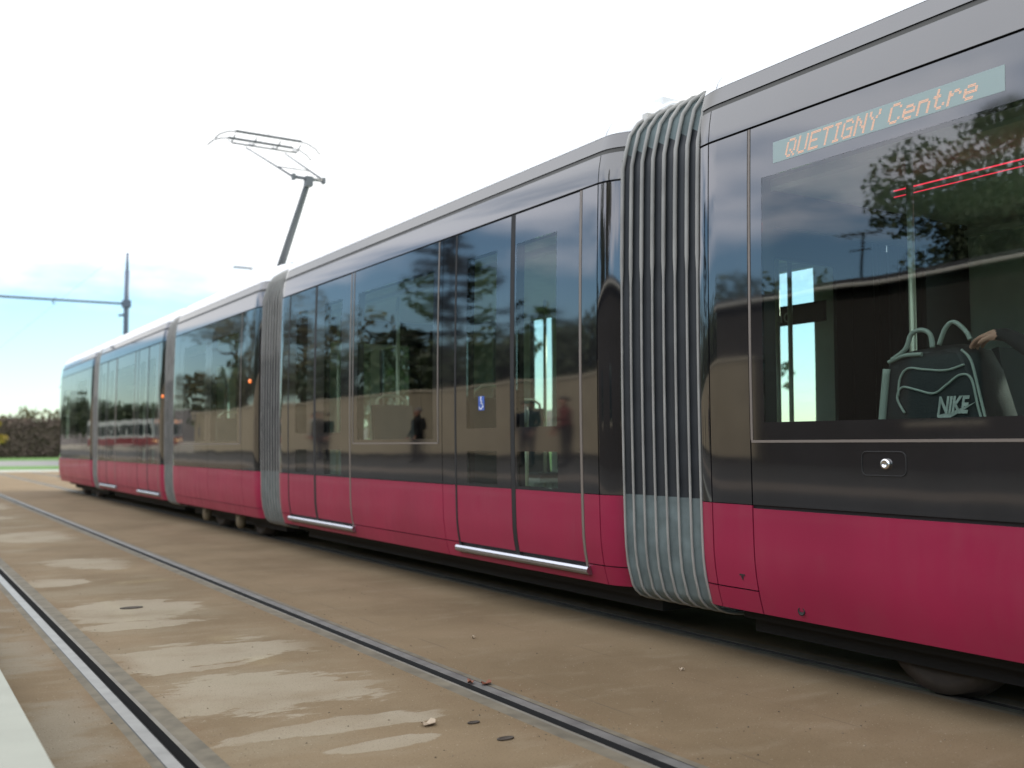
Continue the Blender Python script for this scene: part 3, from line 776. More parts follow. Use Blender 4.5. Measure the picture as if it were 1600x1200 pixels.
for a, c in ((-1.0, 3.9), (4.7, 10.5), (11.2, 15.1), (15.7, 21.0), (21.6, 25.4)):
    b = MB(); b.box((3.80, a, 2.40), (3.86, c, 2.44), M['seat_shell']); b.box((5.74, a, 2.40), (5.80, c, 2.44), M['seat_shell']); P_(b.build('ceiling_cove'), tram)
def seat(x, y, facing, base=.37, podium=0, back=1):
    """facing +1: sitter looks to +y"""
    so = empty('seat', (x, y, base)); P_(so, tram)
    zc = base + podium + .44
    b = MB()
    if podium: b.box((x - .24, y - .30, base), (x + .24, y + .30, base + podium), M['lining'])
    b.box((x - .05, y - .15, base + podium), (x + .05, y + .15, zc - .06), M['seat_shell']); b.box((x - .21, y - .2, zc - .06), (x + .21, y + .22, zc - .02), M['seat_shell'])
    P_(b.build('seat_base', recalc=True), so)
    b = MB(); b.box((x - .20, y - .19, zc - .02), (x + .20, y + .21, zc + .03), M['seat']); P_(b.build('seat_cushion', recalc=True), so)
    f = facing
    b = MB(); yb = y - f * .22
    pr = [(0, 0), (-f * .10, .60 * back), (-f * .11, .66 * back), (-f * .15, .65 * back), (-f * .06, 0)]
    b.prism([(x - .20, yb + p, zc + q) for p, q in pr], (.40, 0, 0), M['seat']); P_(b.build('seat_back', recalc=True), so)
    if podium: return
    b = MB(); b.tube([(x - .16, yb - f * .12, zc + .60), (x - .15, yb - f * .13, zc + .70), (x - .08, yb - f * .135, zc + .745), (x + .08, yb - f * .135, zc + .745), (x + .15, yb - f * .13, zc + .70), (x + .16, yb - f * .12, zc + .60)], .013, M['pole_in'], n=8); P_(b.build('seat_handle'), so)
seat(4.08, 2.95, -1, podium=.16, back=.28)
seat(5.3, 2.95, -1, podium=.16); seat(5.3, 2.1, 1, podium=.16); seat(4.08, 1.98, 1, podium=.16)
seat(4.02, 7.15, 1); seat(4.02, 8.25, -1); seat(5.5, 7.15, 1); seat(5.5, 8.25, -1); seat(4.1, 12.4, 1); seat(4.1, 13.6, -1); seat(5.45, 5.6, -1)
# destination strip on the far window with pale lettering
b = MB(); b.box((5.80, 5.06, 2.0), (5.806, 6.6, 2.15), M['house']); gs = P_(b.build('window_banner', recalc=True), tram)
cu = bpy.data.curves.new('lettering', 'FONT'); cu.body = 'Grand'; cu.size = .16; cu.extrude = .001
to = bpy.data.objects.new('lettering', cu); COL.objects.link(to); to.rotation_euler = (R(90), 0, R(-90)); to.location = (5.797, 5.80, 2.025)
dg = bpy.context.evaluated_depsgraph_get(); me = bpy.data.meshes.new_from_object(to.evaluated_get(dg)); mw = to.matrix_basis.copy(); bpy.data.objects.remove(to)
tl = bpy.data.objects.new('banner_lettering', me); COL.objects.link(tl); me.transform(mw); me.materials.clear(); me.materials.append(M['seat_shell']); P_(tl, gs)

# ---- pantograph on the middle car
pa = empty('pantograph', (XC, 14.3, 3.2)); P_(pa, tram)
b = MB(); b.box((4.45, 13.9, 3.2), (5.15, 14.7, 3.26), M['panto']); b.tube([(4.5, 14.35, 3.32), (5.1, 14.35, 3.32)], .045, M['panto'], n=10); b.box((4.5, 14.3, 3.25), (4.56, 14.4, 3.36), M['panto']); b.box((5.04, 14.3, 3.25), (5.1, 14.4, 3.36), M['panto'])
P_(b.build('base_frame', recalc=True), pa)
b = MB(); b.tube([(4.8, 14.35, 3.32), (4.8, 12.95, 4.62)], [.060, .042], M['panto'], n=10); b.tube([(4.72, 14.2, 3.36), (4.76, 13.0, 4.5)], .012, M['panto'], n=6); P_(b.build('lower_arm'), pa)
b = MB(); b.tube([(4.58, 12.92, 4.66), (5.02, 12.92, 4.66)], .024, M['panto'], n=10); b.box((4.75, 12.88, 4.56), (4.85, 12.98, 4.69), M['panto']); b.box((4.57, 12.89, 4.62), (4.61, 12.96, 4.70), M['panto']); b.box((4.99, 12.89, 4.62), (5.03, 12.96, 4.70), M['panto']); P_(b.build('knee_joint', recalc=True), pa)
b = MB(); b.tube([(4.58, 12.92, 4.66), (4.50, 14.75, 5.50)], [.017, .012], M['panto'], n=8); b.tube([(5.02, 12.92, 4.66), (5.10, 14.75, 5.50)], [.017, .012], M['panto'], n=8)
b.tube([(4.56, 13.5, 4.93), (5.04, 13.5, 4.93)], .009, M['panto'], n=6); P_(b.build('upper_arm'), pa)
b = MB()
for y, w in ((14.60, .52), (14.98, .52)):
    b.tube([(4.8 - .80, y, 5.52), (4.8 - .72, y, 5.60), (4.8 - .6, y, 5.655), (4.8 - w, y, 5.665), (4.8 + w, y, 5.665), (4.8 + .6, y, 5.655), (4.8 + .72, y, 5.60), (4.8 + .80, y, 5.52)], .011, M['panto'], n=8)
    b.box((4.8 - .5, y - .02, 5.67), (4.8 + .5, y + .02, 5.69), M['panto'])
for x in (4.3, 4.62, 4.98, 5.3): b.tube([(x, 14.60, 5.63), (x, 14.79, 5.56), (x, 14.98, 5.63)], .010, M['panto'], n=6); 
b.tube([(4.3, 14.79, 5.55), (5.3, 14.79, 5.55)], .014, M['panto'], n=6)
P_(b.build('collector_head'), pa)

# ------------------------------------------------------------------ figures
FING = [(.016, .0, .075), (.030, -.004, .085), (.030, 0, .08), (.025, 0, .065)]
def figure(name, joints, links, bones_mat, loc=(0, 0, 0), rz=0, sc=1, hands=(), wide=1):
    """skinned body: joints {name:(x,y,z,r)}, links [(a,b,materialkey)]"""
    J = dict(joints); Lk = list(links)
    for hnd, wrist, dirv, pal, curl in hands:       # palm + 5 fingers
        wx = Vector(J[wrist][:3]); d = Vector(dirv).normalized(); p = Vector(pal).normalized(); sd_ = d.cross(p).normalized()
        kn = wx + d * .085; J[hnd + 'palm'] = (*(wx + d * .05), .030); Lk.append((wrist, hnd + 'palm', 'skin'))
        for i, ln in enumerate((.072, .082, .077, .060)):
            o = sd_ * (.030 - .020 * i)
            a = wx + d * .088 + o; ang = curl
            d1 = (d * math.cos(ang * .6) + p * math.sin(ang * .6)); d2 = (d * math.cos(ang * 1.3) + p * math.sin(ang * 1.3)); d3 = (d * math.cos(ang * 1.9) + p * math.sin(ang * 1.9))
            q1 = a + d1 * ln * .45; q2 = q1 + d2 * ln * .32; q3 = q2 + d3 * ln * .26
            ks = [hnd + 'f%d%d' % (i, k) for k in range(4)]
            for kk, pt, r_ in zip(ks, (a, q1, q2, q3), (.0105, .0095, .0085, .007)): J[kk] = (*pt, r_)
            Lk += [(hnd + 'palm', ks[0], 'skin'), (ks[0], ks[1], 'skin'), (ks[1], ks[2], 'skin'), (ks[2], ks[3], 'skin')]
        t0 = wx + d * .035 + sd_ * .030 + p * .008; t1 = t0 + (d * .7 + sd_ * .6 + p * .3).normalized() * .035; t2 = t1 + (d * .85 + sd_ * .1 + p * .5).normalized() * .03
        for kk, pt, r_ in ((hnd + 't0', t0, .013), (hnd + 't1', t1, .011), (hnd + 't2', t2, .009)): J[kk] = (*pt, r_)
        Lk += [(hnd + 'palm', hnd + 't0', 'skin'), (hnd + 't0', hnd + 't1', 'skin'), (hnd + 't1', hnd + 't2', 'skin')]
    names = list(J); idx = {n: i for i, n in enumerate(names)}
    me = bpy.data.meshes.new(name); me.from_pydata([J[n][:3] for n in names], [(idx[a], idx[b_]) for a, b_, _ in Lk], [])
    ob = bpy.data.objects.new(name, me); COL.objects.link(ob)
    md = ob.modifiers.new('skin', 'SKIN'); md.use_smooth_shade = True
    for i, n in enumerate(names):
        sv = me.skin_vertices[0].data[i]; r_ = J[n][3]; sv.radius = (r_, r_ if len(J[n]) < 5 else J[n][4]); sv.use_root = (n == 'pelvis')
    sb = ob.modifiers.new('sub', 'SUBSURF'); sb.levels = 2; sb.render_levels = 2
    dg = bpy.context.evaluated_depsgraph_get(); dg.update()
    m2 = bpy.data.meshes.new_from_object(ob.evaluated_get(dg)); bpy.data.objects.remove(ob)
    keys = sorted(set(l[2] for l in Lk)); 
    m2.materials.clear()
    for k in keys: m2.materials.append(M[bones_mat[k]])
    segs = [(Vector(J[a][:3]), Vector(J[b_][:3]), keys.index(k), max(J[a][3], J[b_][3])) for a, b_, k in Lk]
    for pl in m2.polygons:
        c = pl.center; best = None
        for a, b_, k, r_ in segs:
            ab = b_ - a; t = max(0, min(1, (c - a).dot(ab) / max(ab.length_squared, 1e-9))); dd = (c - a - ab * t).length - r_ * .5
            if best is None or dd < best[0]: best = (dd, k)
        pl.material_index = best[1]; pl.use_smooth = True
    o = bpy.data.objects.new(name, m2); COL.objects.link(o); o.location = loc; o.rotation_euler = (0, 0, rz); o.scale = (sc * wide, sc * wide, sc)
    return o
def head_bits(b_parent, hc, hairm, face_dir=(0, 1, 0), hat=False, long=False):
    """eyes, mouth, ears and hair as children; hc head centre in local coords, face along +y"""
    hx, hy, hz = hc
    b = MB()
    for sx_ in (-1, 1): b.lathe([(.001, .014), (.009, .008), (.011, 0), (.008, -.008)], M['eye'], 'y', c=(hx + sx_ * .032, hy + .082, hz + .005), n=8)
    b.build('eyes', b_parent)
    b = MB(); b.box((hx - .024, hy + .080, hz - .062), (hx + .024, hy + .090, hz - .052), M['lip']); b.build('mouth', b_parent)
    b = MB(); n = 14; rings = []
    for j in range(8):
        ph = R(90 - j * (105 if not long else 150) / 7)
        ring = []
        for k in range(n):
            a = 2 * math.pi * k / n; fr = math.cos(a - math.pi / 2)
            cut = max(R(18), ph) if fr > .3 else ph
            rr2 = .100 * math.cos(cut) * (1 + .03 * math.sin(5 * a + j)); 
            ring.append((hx + rr2 * .86 * math.cos(a), hy - .008 + rr2 * 1.06 * math.sin(a), hz + .022 + .108 * math.sin(cut)))
        rings.append(b.add(ring))
    for A, B in zip(rings, rings[1:]):
        for k in range(n): b.quad([A[k], A[(k + 1) % n], B[(k + 1) % n], B[k]], hairm, None, True)
    b.build('hair', b_parent)
def standing(label, loc, rz, sc, top, legs, hair, arm=0, bend=.1, long=False, lift=0):
    J = {'pelvis': (0, 0, .95, .150, .115), 'waist': (0, .0, 1.08, .140, .105), 'chest': (0, .01, 1.28, .165, .115), 'neckb': (0, 0, 1.45, .085, .075), 'neck': (0, .01, 1.50, .052), 'jaw': (0, .035, 1.585, .062), 'headc': (0, .02, 1.64, .080, .092), 'crown': (0, .005, 1.70, .068), 'nose': (0, .118, 1.625, .012)}
    Lk = [('pelvis', 'waist', 'top'), ('waist', 'chest', 'top'), ('chest', 'neckb', 'top'), ('neckb', 'neck', 'skin'), ('neck', 'jaw', 'skin'), ('jaw', 'headc', 'skin'), ('headc', 'crown', 'skin'), ('headc', 'nose', 'skin')]
    hands = []
    for s, n in ((-1, 'l'), (1, 'r')):
        up = lift if s > 0 else 0
        J.update({n + 'sh': (s * .185, 0, 1.41, .066), n + 'el': (s * .235, -.02 + up * .12, 1.12 + up * .04, .047), n + 'wr': (s * .22, .09 + bend * .4 + up * .2, .90 + up * .34, .030),
                  n + 'hip': (s * .095, 0, .88, .098), n + 'kn': (s * .105, .025, .49, .062), n + 'an': (s * .11, -.01, .09, .042), n + 'toe': (s * .125, .13, .035, .036), n + 'ear': (s * .088, .01, 1.635, .014)})
        Lk += [('chest', n + 'sh', 'top'), (n + 'sh', n + 'el', 'top'), (n + 'el', n + 'wr', 'top'), ('pelvis', n + 'hip', 'legs'), (n + 'hip', n + 'kn', 'legs'), (n + 'kn', n + 'an', 'legs'), (n + 'an', n + 'toe', 'shoe'), ('headc', n + 'ear', 'skin')]
        hands.append((n, n + 'wr', (0, .35 + up * .8, -.9 + up * 1.2), (-s, .2, 0), .35))
    o = figure('person', J, Lk, {'top': top, 'legs': legs, 'shoe': 'shoe', 'skin': 'skin'}, loc, rz, sc, hands, 1.3)
    head_bits(o, (0, .02, 1.64), M[hair], long=long)
    tag(o, label, 'person', 'people waiting behind the platform'); return o
standing('person in a dark red jacket with one arm raised, mirrored in the door glass', (-5.5, 18.3, .205), R(-70), 1.02, 'cloth_red', 'cloth_black', 'hair', lift=.8)
standing('person all in navy standing beside the one in dark red, mirrored in the door glass', (-5.6, 20.0, .205), R(-110), 1.02, 'cloth_navy', 'cloth_navy', 'hair')
standing('person in black with grey hair facing the tram alone, mirrored in the window', (-5.4, 25.3, .205), R(-90), 1.0, 'cloth_black', 'cloth_black', 'hair_grey')
standing('person in a pale grey top and denim trousers, mirrored in the far door', (-5.3, 32.6, .205), R(-60), 1.04, 'cloth_white', 'cloth_denim', 'hair', long=True)
standing('person in a black coat beside the one in pale grey, mirrored in the far door', (-5.0, 31.3, .205), R(-120), 1.05, 'cloth_black', 'cloth_navy', 'hair')

# passenger sitting in the near car, hand on the bag (local: +y is forward = world +y)
zs = .99
J = {'pelvis': (0, 0, .10, .150, .12), 'waist': (0, -.02, .24, .140, .11), 'chest': (0, -.02, .44, .165, .12), 'neckb': (0, -.01, .60, .085), 'neck': (0, 0, .66, .052), 'jaw': (0, .035, .745, .062), 'headc': (0, .02, .80, .080, .092), 'crown': (0, .005, .86, .068), 'nose': (0, .118, .785, .012)}
Lk = [('pelvis', 'waist', 'top'), ('waist', 'chest', 'top'), ('chest', 'neckb', 'top'), ('neckb', 'neck', 'skin'), ('neck', 'jaw', 'skin'), ('jaw', 'headc', 'skin'), ('headc', 'crown', 'skin'), ('headc', 'nose', 'skin')]
J.update({'lsh': (-.185, 0, .56, .066), 'lel': (-.27, .30, .44, .047), 'lwr': (-.14, .57, .575, .030), 'rsh': (.185, 0, .56, .066), 'rel': (.25, .10, .30, .047), 'rwr': (.18, .30, .22, .030)})
Lk += [('chest', 'lsh', 'top'), ('lsh', 'lel', 'top'), ('lel', 'lwr', 'top'), ('chest', 'rsh', 'top'), ('rsh', 'rel', 'top'), ('rel', 'rwr', 'top')]
for s, n in ((-1, 'l'), (1, 'r')):
    J.update({n + 'hip': (s * .10, .05, .085, .098), n + 'kn': (s * .13, .42, .10, .064), n + 'an': (s * .13, .40, -.36, .042), n + 'toe': (s * .14, .52, -.42, .036), n + 'ear': (s * .088, .01, .795, .014)})
    Lk += [('pelvis', n + 'hip', 'legs'), (n + 'hip', n + 'kn', 'legs'), (n + 'kn', n + 'an', 'legs'), (n + 'an', n + 'toe', 'shoe'), ('headc', n + 'ear', 'skin')]
ps = figure('person', J, Lk, {'top': 'cloth_black', 'legs': 'cloth_navy', 'shoe': 'shoe', 'skin': 'skin'}, (4.10, 1.95, zs), 0, 1,
            [('lh', 'lwr', (.1, .95, -.1), (0, .0, -1), .55), ('rh', 'rwr', (-.3, .9, -.1), (0, 0, -1), .3)])
head_bits(ps, (0, .02, .80), M['hair'])
tag(ps, 'seated passenger in dark clothes inside the near car, resting a hand on the black bag', 'person')

# the bag on the seat by the window
bag = empty('backpack', (4.0, 2.79, 1.0)); bag.scale = (1, 1.06, .965)
tag(bag, 'black backpack with pale piping standing on the seat behind the large near window', 'bag')
bx0, bx1 = -.13, .13
def bagpt(u, v, x):            # u along -y (left to right in view), v up; leaning
    return (x, .30 - u, v)
outl = [(.0, 0), (.02, .25), (.055, .50), (.09, .535), (.22, .55), (.36, .56), (.42, .54), (.47, .44), (.53, .22), (.57, 0)]
b = MB()
nl = len(outl); rows = []
for x, k in ((bx0, .88), (bx0 + .03, .97), (0, 1.0), (bx1 - .03, .97), (bx1, .88)):
    c = (.28, .26); rows.append(b.add([bagpt(c[0] + (u - c[0]) * k, max(0, c[1] + (v - c[1]) * k), x) for u, v in outl]))
for A, B in zip(rows, rows[1:]):
    for j in range(nl): b.quad([A[j], A[(j + 1) % nl], B[(j + 1) % nl], B[j]], M['bagcloth'], None, True)
b.quad(rows[0], M['bagcloth']); b.quad(rows[-1], M['bagcloth'])
b.build('bag_body', bag, recalc=True)
xf = bx0 - .006
def pipe(pts, r, name, m='piping'):
    b = MB(); pts = [Vector(bagpt(u, v, xf)) for u, v in pts]; sm = []
    for i in range(len(pts) - 1):       # catmull-rom
        p0, p1, p2, p3 = pts[max(i - 1, 0)], pts[i], pts[i + 1], pts[min(i + 2, len(pts) - 1)]
        for k in range(6):
            t = k / 6; sm.append(.5 * ((2 * p1) + (p2 - p0) * t + (2 * p0 - 5 * p1 + 4 * p2 - p3) * t * t + (3 * p1 - p0 - 3 * p2 + p3) * t ** 3))
    sm.append(pts[-1]); b.tube(sm, r, M[m], n=8); b.build(name, bag)
pipe([(.035, .0), (.045, .20), (.075, .46)], .017, 'edge_band'); pipe([(.085, .49), (.16, .515), (.25, .515)], .010, 'top_band')
pipe([(.10, .50), (.17, .545), (.20, .61), (.25, .625), (.29, .60), (.30, .54)], .011, 'carry_handle'); pipe([(.33, .55), (.36, .62), (.40, .645), (.45, .60), (.47, .56)], .010, 'carry_handle')
pipe([(.13, .33), (.14, .41), (.18, .455), (.26, .445), (.36, .435), (.44, .455)], .0055, 'piping'); pipe([(.16, .25), (.125, .32), (.15, .37), (.22, .355), (.30, .335), (.36, .37), (.42, .41), (.47, .39), (.50, .25), (.54, .12)], .0055, 'piping')
pipe([(.43, .52), (.47, .47), (.50, .34), (.55, .10)], .006, 'piping')
cu = bpy.data.curves.new('t', 'FONT'); cu.body = 'NIKE'; cu.size = .105; cu.extrude = .001; cu.offset = .003; cu.shear = .25; cu.space_character = .95
to = bpy.data.objects.new('t', cu); COL.objects.link(to); to.rotation_euler = (R(90), 0, R(-90)); to.location = (xf - .004, .30 - .315, .245); to.scale = (.62, 1, 1); bpy.context.view_layer.update()
dg = bpy.context.evaluated_depsgraph_get(); me = bpy.data.meshes.new_from_object(to.evaluated_get(dg)); mw = to.matrix_basis.copy(); bpy.data.objects.remove(to)
me.transform(mw); me.materials.clear(); me.materials.append(M['bagprint'])
b = MB(); sw = []   # tick mark under the letters
top = [(.315 + (u - .225) * .75, .205 + v * .55) for u, v in [(.225, .075), (.24, .062), (.26, .068), (.32, .085), (.40, .125), (.455, .155)]]; bot = [(.315 + (u - .225) * .75, .205 + v * .55) for u, v in [(.455, .155), (.40, .108), (.33, .055), (.28, .025), (.245, .022), (.225, .045)]]
b.prism([bagpt(u, v, xf - .003) for u, v in top + bot[1:]], (.002, 0, 0), M['bagprint']); so = b.build('printed_tick', bag, recalc=True)
lo = bpy.data.objects.new('printed_lettering', me); COL.objects.link(lo); lo.parent = bag

# ------------------------------------------------------------------ overhead line
mast = empty('catenary_mast', (7.0, 36, 0)); tag(mast, 'blue grey catenary mast with a long bracket arm rising behind the rear of the tram', 'mast')
b = MB(); b.tube([(0, 0, 0), (0, 0, 5.9), (0, 0, 7.0)], [.095, .085, .075], M['pole'], n=12); b.tube([(0, 0, 7.0), (0, 0, 7.6)], .045, M['pole'], n=8); b.tube([(0, 0, 0), (0, 0, .05)], .22, M['pole'], n=12); b.build('pole', mast)
b = MB(); b.tube([(0, 0, 5.86), (-6.9, 0, 5.80)], .038, M['pole'], n=8); b.box((-.13, -.12, 5.74), (.13, .12, 5.98), M['pole']); b.build('bracket_arm', mast)
b = MB(); b.tube([(.0, 0, 5.5), (-.25, 0, 5.45)], .04, M['pole'], n=6); b.build('insulator', mast)
for x in (-2.2, -5.4):
    b = MB(); b.tube([(x, 0, 5.92), (x - .1, 0, 5.72), (x - .02, .0, 5.71)], .02, M['pole'], n=6); b.build('registration_arm', mast)
def wire(x, label):
    b = MB(); pts = []
    for k in range(0, 41): y = -24 + k * 3.0; pts.append((x, y, 5.71 + .0 * k))
    b.tube(pts, .003, M['wire'], n=5); tag(b.build('contact_wire'), label, 'wire', 'overhead wires')
wire(4.8, 'thin contact wire above the tram resting on its pantograph'); wire(1.65, 'thin contact wire above the empty near track')
# a far street lamp just above the roof line
lm = empty('street_lamp', (22.5, 72, 0)); tag(lm, 'slim far street lamp whose flat head shows above the tram roof', 'street lamp')
b = MB(); b.tube([(0, 0, 0), (0, 0, 13.8)], [.06, .03], M['gutterw'], n=8); b.build('lamp_post', lm)
b = MB(); b.box((-1.3, -.12, 13.75), (.1, .12, 13.87), M['pole']); b.build('lamp_head', lm, recalc=True)

# ------------------------------------------------------------------ vegetation
def leaves(b, c, rad, n, size, m, rnd, squash=1, shell=.35):
    for _ in range(n):
        while True:
            p = Vector((rnd.uniform(-1, 1), rnd.uniform(-1, 1), rnd.uniform(-1, 1)))
            if shell < p.length < 1: break
        p = Vector((c[0] + p.x * rad, c[1] + p.y * rad, c[2] + p.z * rad * squash))
        q = Euler((rnd.uniform(0, 6.28), rnd.uniform(0, 6.28), rnd.uniform(0, 6.28))).to_matrix(); s = size * rnd.uniform(.6, 1.4)
        k = b.add([p + q @ Vector(v) for v in ((-s * .5, -s * .28, 0), (s * .1, -s * .34, s * .1), (s * .62, 0, 0), (s * .1, s * .34, -s * .08), (-s * .5, s * .2, s * .05))])
        b.quad(k, m)
def tree(x, y, h, spread, m, label, seed, n=5200, leaf=.22, bare=.25, z0=.0, trunk=None, group='trees behind the wall, mirrored in the tram'):
    rnd = random.Random(seed); t = empty('deciduous_tree', (x, y, z0)); tag(t, label, 'tree', group)
    b = MB(); tr = trunk or h * .022
    b.tube([(0, 0, 0), (.05, .02, h * .3), (-.05, .06, h * .6), (.02, 0, h * .9)], [tr, tr * .8, tr * .5, tr * .15], M['bark'], n=8)
    tips = []
    for k in range(15):
        z = h * rnd.uniform(.25, .78); a = rnd.uniform(0, 6.28); L = spread * rnd.uniform(.55, 1.0) * (1.05 - .4 * z / h); up = rnd.uniform(.15, .55) * L
        mid = (math.cos(a) * L * .5, math.sin(a) * L * .5, z + up * .35); tip = (math.cos(a) * L, math.sin(a) * L, z + up)
        b.tube([(0, 0, z), mid, tip], [tr * .4, tr * .22, tr * .05], M['bark'], n=6); tips += [mid, tip]
    tips += [(0, 0, h * .95), (.3, -.2, h * .85)]
    b.build('trunk', t)
    b = MB()
    blobs = [(Vector(p) + Vector((rnd.uniform(-.3, .3), rnd.uniform(-.3, .3), rnd.uniform(-.2, .4))), spread * rnd.uniform(.20, .42)) for p in tips]
    for p, r_ in blobs:
        if rnd.random() < bare: continue
        leaves(b, p, r_, int(n / len(blobs)), leaf, m, rnd, .8, .1)
    b.build('crown', t); return t
def spruce(x, y, h, spread, label, seed, z0=0):
    rnd = random.Random(seed); t = empty('spruce_tree', (x, y, z0)); tag(t, label, 'tree', 'trees behind the wall, mirrored in the tram')
    b = MB(); b.tube([(0, 0, 0), (0, 0, h)], [.2, .02], M['bark'], n=8); br = []
    z = h * .18
    while z < h * .98:
        f = 1 - (z / h); L0 = spread * (f ** .8) + .25
        for k in range(rnd.randint(5, 7)):
            a = rnd.uniform(0, 6.28); L = L0 * rnd.uniform(.6, 1.1); d = Vector((math.cos(a), math.sin(a), 0))
            p = [Vector((0, 0, z)), d * L * .45 + Vector((0, 0, z - L * .06)), d * L * .8 + Vector((0, 0, z - L * .05)), d * L + Vector((0, 0, z + L * .10))]
            b.tube(p, [.04, .03, .018, .006], M['bark'], n=5); br.append((p, L))
        z += .36 + .60 * f
    b.build('trunk', t); b = MB()
    for p, L in br:
        for k in range(int(12 + 17 * L)):
            s = rnd.random() * 3; i = min(int(s), 2); c = p[i].lerp(p[i + 1], s - i); w = .07 + .10 * (1 - s / 3)
            c = c + Vector((rnd.uniform(-w, w), rnd.uniform(-w, w), rnd.uniform(-.22, .06))); q = Euler((rnd.uniform(-.5, .5), rnd.uniform(-.5, .5), rnd.uniform(0, 6.28))).to_matrix(); sz = rnd.uniform(.10, .26)
            b.quad(b.add([c + q @ Vector(v) for v in ((-sz, -.05, 0), (sz, -.04, -.03), (sz, .04, -.03), (-sz, .05, 0))]), M['leaf_spruce'])
    b.build('crown', t); return t
GT = 'trees behind the wall, mirrored in the tram'
spruce(-13.0, 37.8, 12.6, 5.8, 'tall ragged spruce behind the cream wall, mirrored across the middle of the tram', 3)
spruce(-15.5, 34.0, 7.2, 3.0, 'short dark spruce beside the tall one behind the cream wall', 5)
tree(-14, 44, 6.3, 4.2, M['leaf_dark'], 'broad dark green tree left of the spruce, mirrored over the cream wall', 21, n=7000, leaf=.26, bare=.05)
tree(-12.5, 31, 4.7, 3.4, M['leaf_dark'], 'low dark green tree just right of the spruce behind the cream wall', 22, n=6000, leaf=.24, bare=.05)
tree(-13, 25.5, 5.4, 3.4, M['leaf_dark'], 'rounded dark green tree behind the right end of the cream wall', 23, n=5600, leaf=.22, bare=.05)
tree(-13, 21, 5.6, 3.0, M['leaf_dark'], 'small dark green tree between the cream wall and the dark house', 24, n=4500, leaf=.20, bare=.1)
tree(-14, 71, 12.5, 5.4, M['leaf_autumn'], 'tall half bare olive tree mirrored in the middle car above the pale wall', 31, n=4200, leaf=.30, bare=.42)
tree(-14, 58, 10.5, 4.6, M['leaf_autumn'], 'thinner half bare olive tree mirrored beside the second bellows', 32, n=3600, leaf=.28, bare=.35)
tree(-12, 64, 6.5, 3.4, M['leaf_dark'], 'bushy dark green tree under the half bare olive trees', 33, n=4200, leaf=.24, bare=.1)
tree(-14.0, 13.2, 9.6, 3.3, M['leaf_dark'], 'large leafy tree rising over the dark house, mirrored in the near window', 41, n=24000, leaf=.12, bare=.03, trunk=.24)
tree(-15.5, 8.0, 11.5, 4.0, M['leaf_autumn'], 'tall olive leaved tree at the far right of the near window, over the dark house', 42, n=20000, leaf=.13, bare=.05, trunk=.26)
tree(-12.5, 17.2, 5.3, 1.5, M['leaf_dark'], 'small sprig of leaves peeping over the dark house roof by the aerial', 43, n=1500, leaf=.15, bare=.1)
for i, (x, y, h, sp) in enumerate(((-18, 118, 5, 4), (-14, 132, 6, 5), (-10, 150, 5.4, 5))):
    tree(x, y, h, sp, M['leaf_dark'], ['round dark bush far down the road in front of the parked bus', 'round dark bush far down the road beyond the bus', 'farthest round dark bush at the end of the road'][i], 50 + i, n=2200, leaf=.5, bare=.05, group='far bushes along the road')
# beyond the tram: seen through its glass
for i, (x, y, h, sp, m) in enumerate(((27, 30, 6, 3.2, 'leaf_dark'), (34, 37, 7, 3.2, 'leaf_autumn'), (28, 62, 5, 3.4, 'leaf_dark'), (17, 21.5, 3.0, 1.5, 'leaf_dark'), (20, 13.5, 7.5, 3.0, 'leaf_dark'))):
    tree(x, y, h, sp, M[m], ['low dark tree on the grass bank seen through the double doors', 'olive tree on the grass bank seen through the windows', 'low dark tree at the far end of the grass bank', 'small loose shrub on the bank seen through the near window', 'leafy tree on the bank behind the right edge of the near window'][i], 60 + i, n=2600, leaf=.26, bare=.15, z0=1.2, group='trees on the grass bank beyond the tram')
for i, (x, y, h) in enumerate(((30, 54, 9.5), (33, 62, 10.5), (31, 70, 10), (34, 79, 10.5), (31, 88, 10))):
    tree(x, y, h, 5.5, M['leaf_dark'], ['dense dark tree behind the bank seen through the double doors', 'dense dark tree behind the bank seen through the middle window', 'dense dark tree behind the bank left of the middle window', 'dense dark tree behind the bank seen through the farther door', 'dense dark tree behind the bank farthest along the line'][i], 90 + i, n=4200, leaf=.5, bare=0, z0=1.6, group='trees on the grass bank beyond the tram')
# far left: brown hedge with yellow bush, hazy trees behind it
hg = empty('hedge', (9, 104, 0)); tag(hg, 'long clipped brown hedge at the far left behind the grass', 'hedge')
b = MB(); rnd = random.Random(8)
b.box((-14, -.5, 0), (16, .5, 3.3), M['hedge']); b.build('hedge_core', hg, recalc=True)
b = MB()
for _ in range(16000):
    p = Vector((rnd.uniform(-14.2, 16.2), rnd.uniform(-.9, .9), rnd.uniform(0, 3.45 + .15 * math.sin(_)))); q = Euler((rnd.uniform(0, 6), rnd.uniform(0, 6), 0)).to_matrix(); s = .13
    b.quad(b.add([p + q @ Vector(v) for v in ((-s, -s * .6, 0), (s, -s * .6, 0), (s, s * .6, 0), (-s, s * .6, 0))]), M['hedge'])
b.build('foliage', hg)
tree(8.0, 98, 3.8, 1.3, M['leaf_yellow'], 'yellow autumn bush at the very left edge in front of the brown hedge', 71, n=2600, leaf=.25, bare=0, group='far left planting')
for i, (x, y, h) in enumerate(((4, 150, 5.2), (11, 160, 5.8), (17, 150, 5.4), (24, 165, 6.2))):
    tree(x, y, h, 4.5, M['leaf_autumn'], ['faint bare tree above the left end of the brown hedge', 'faint taller bare tree above the brown hedge', 'faint bare tree above the hedge close to the tram nose', 'faint bare tree hidden by the rear car'][i], 80 + i, n=1500, leaf=.4, bare=.3, group='far left planting')

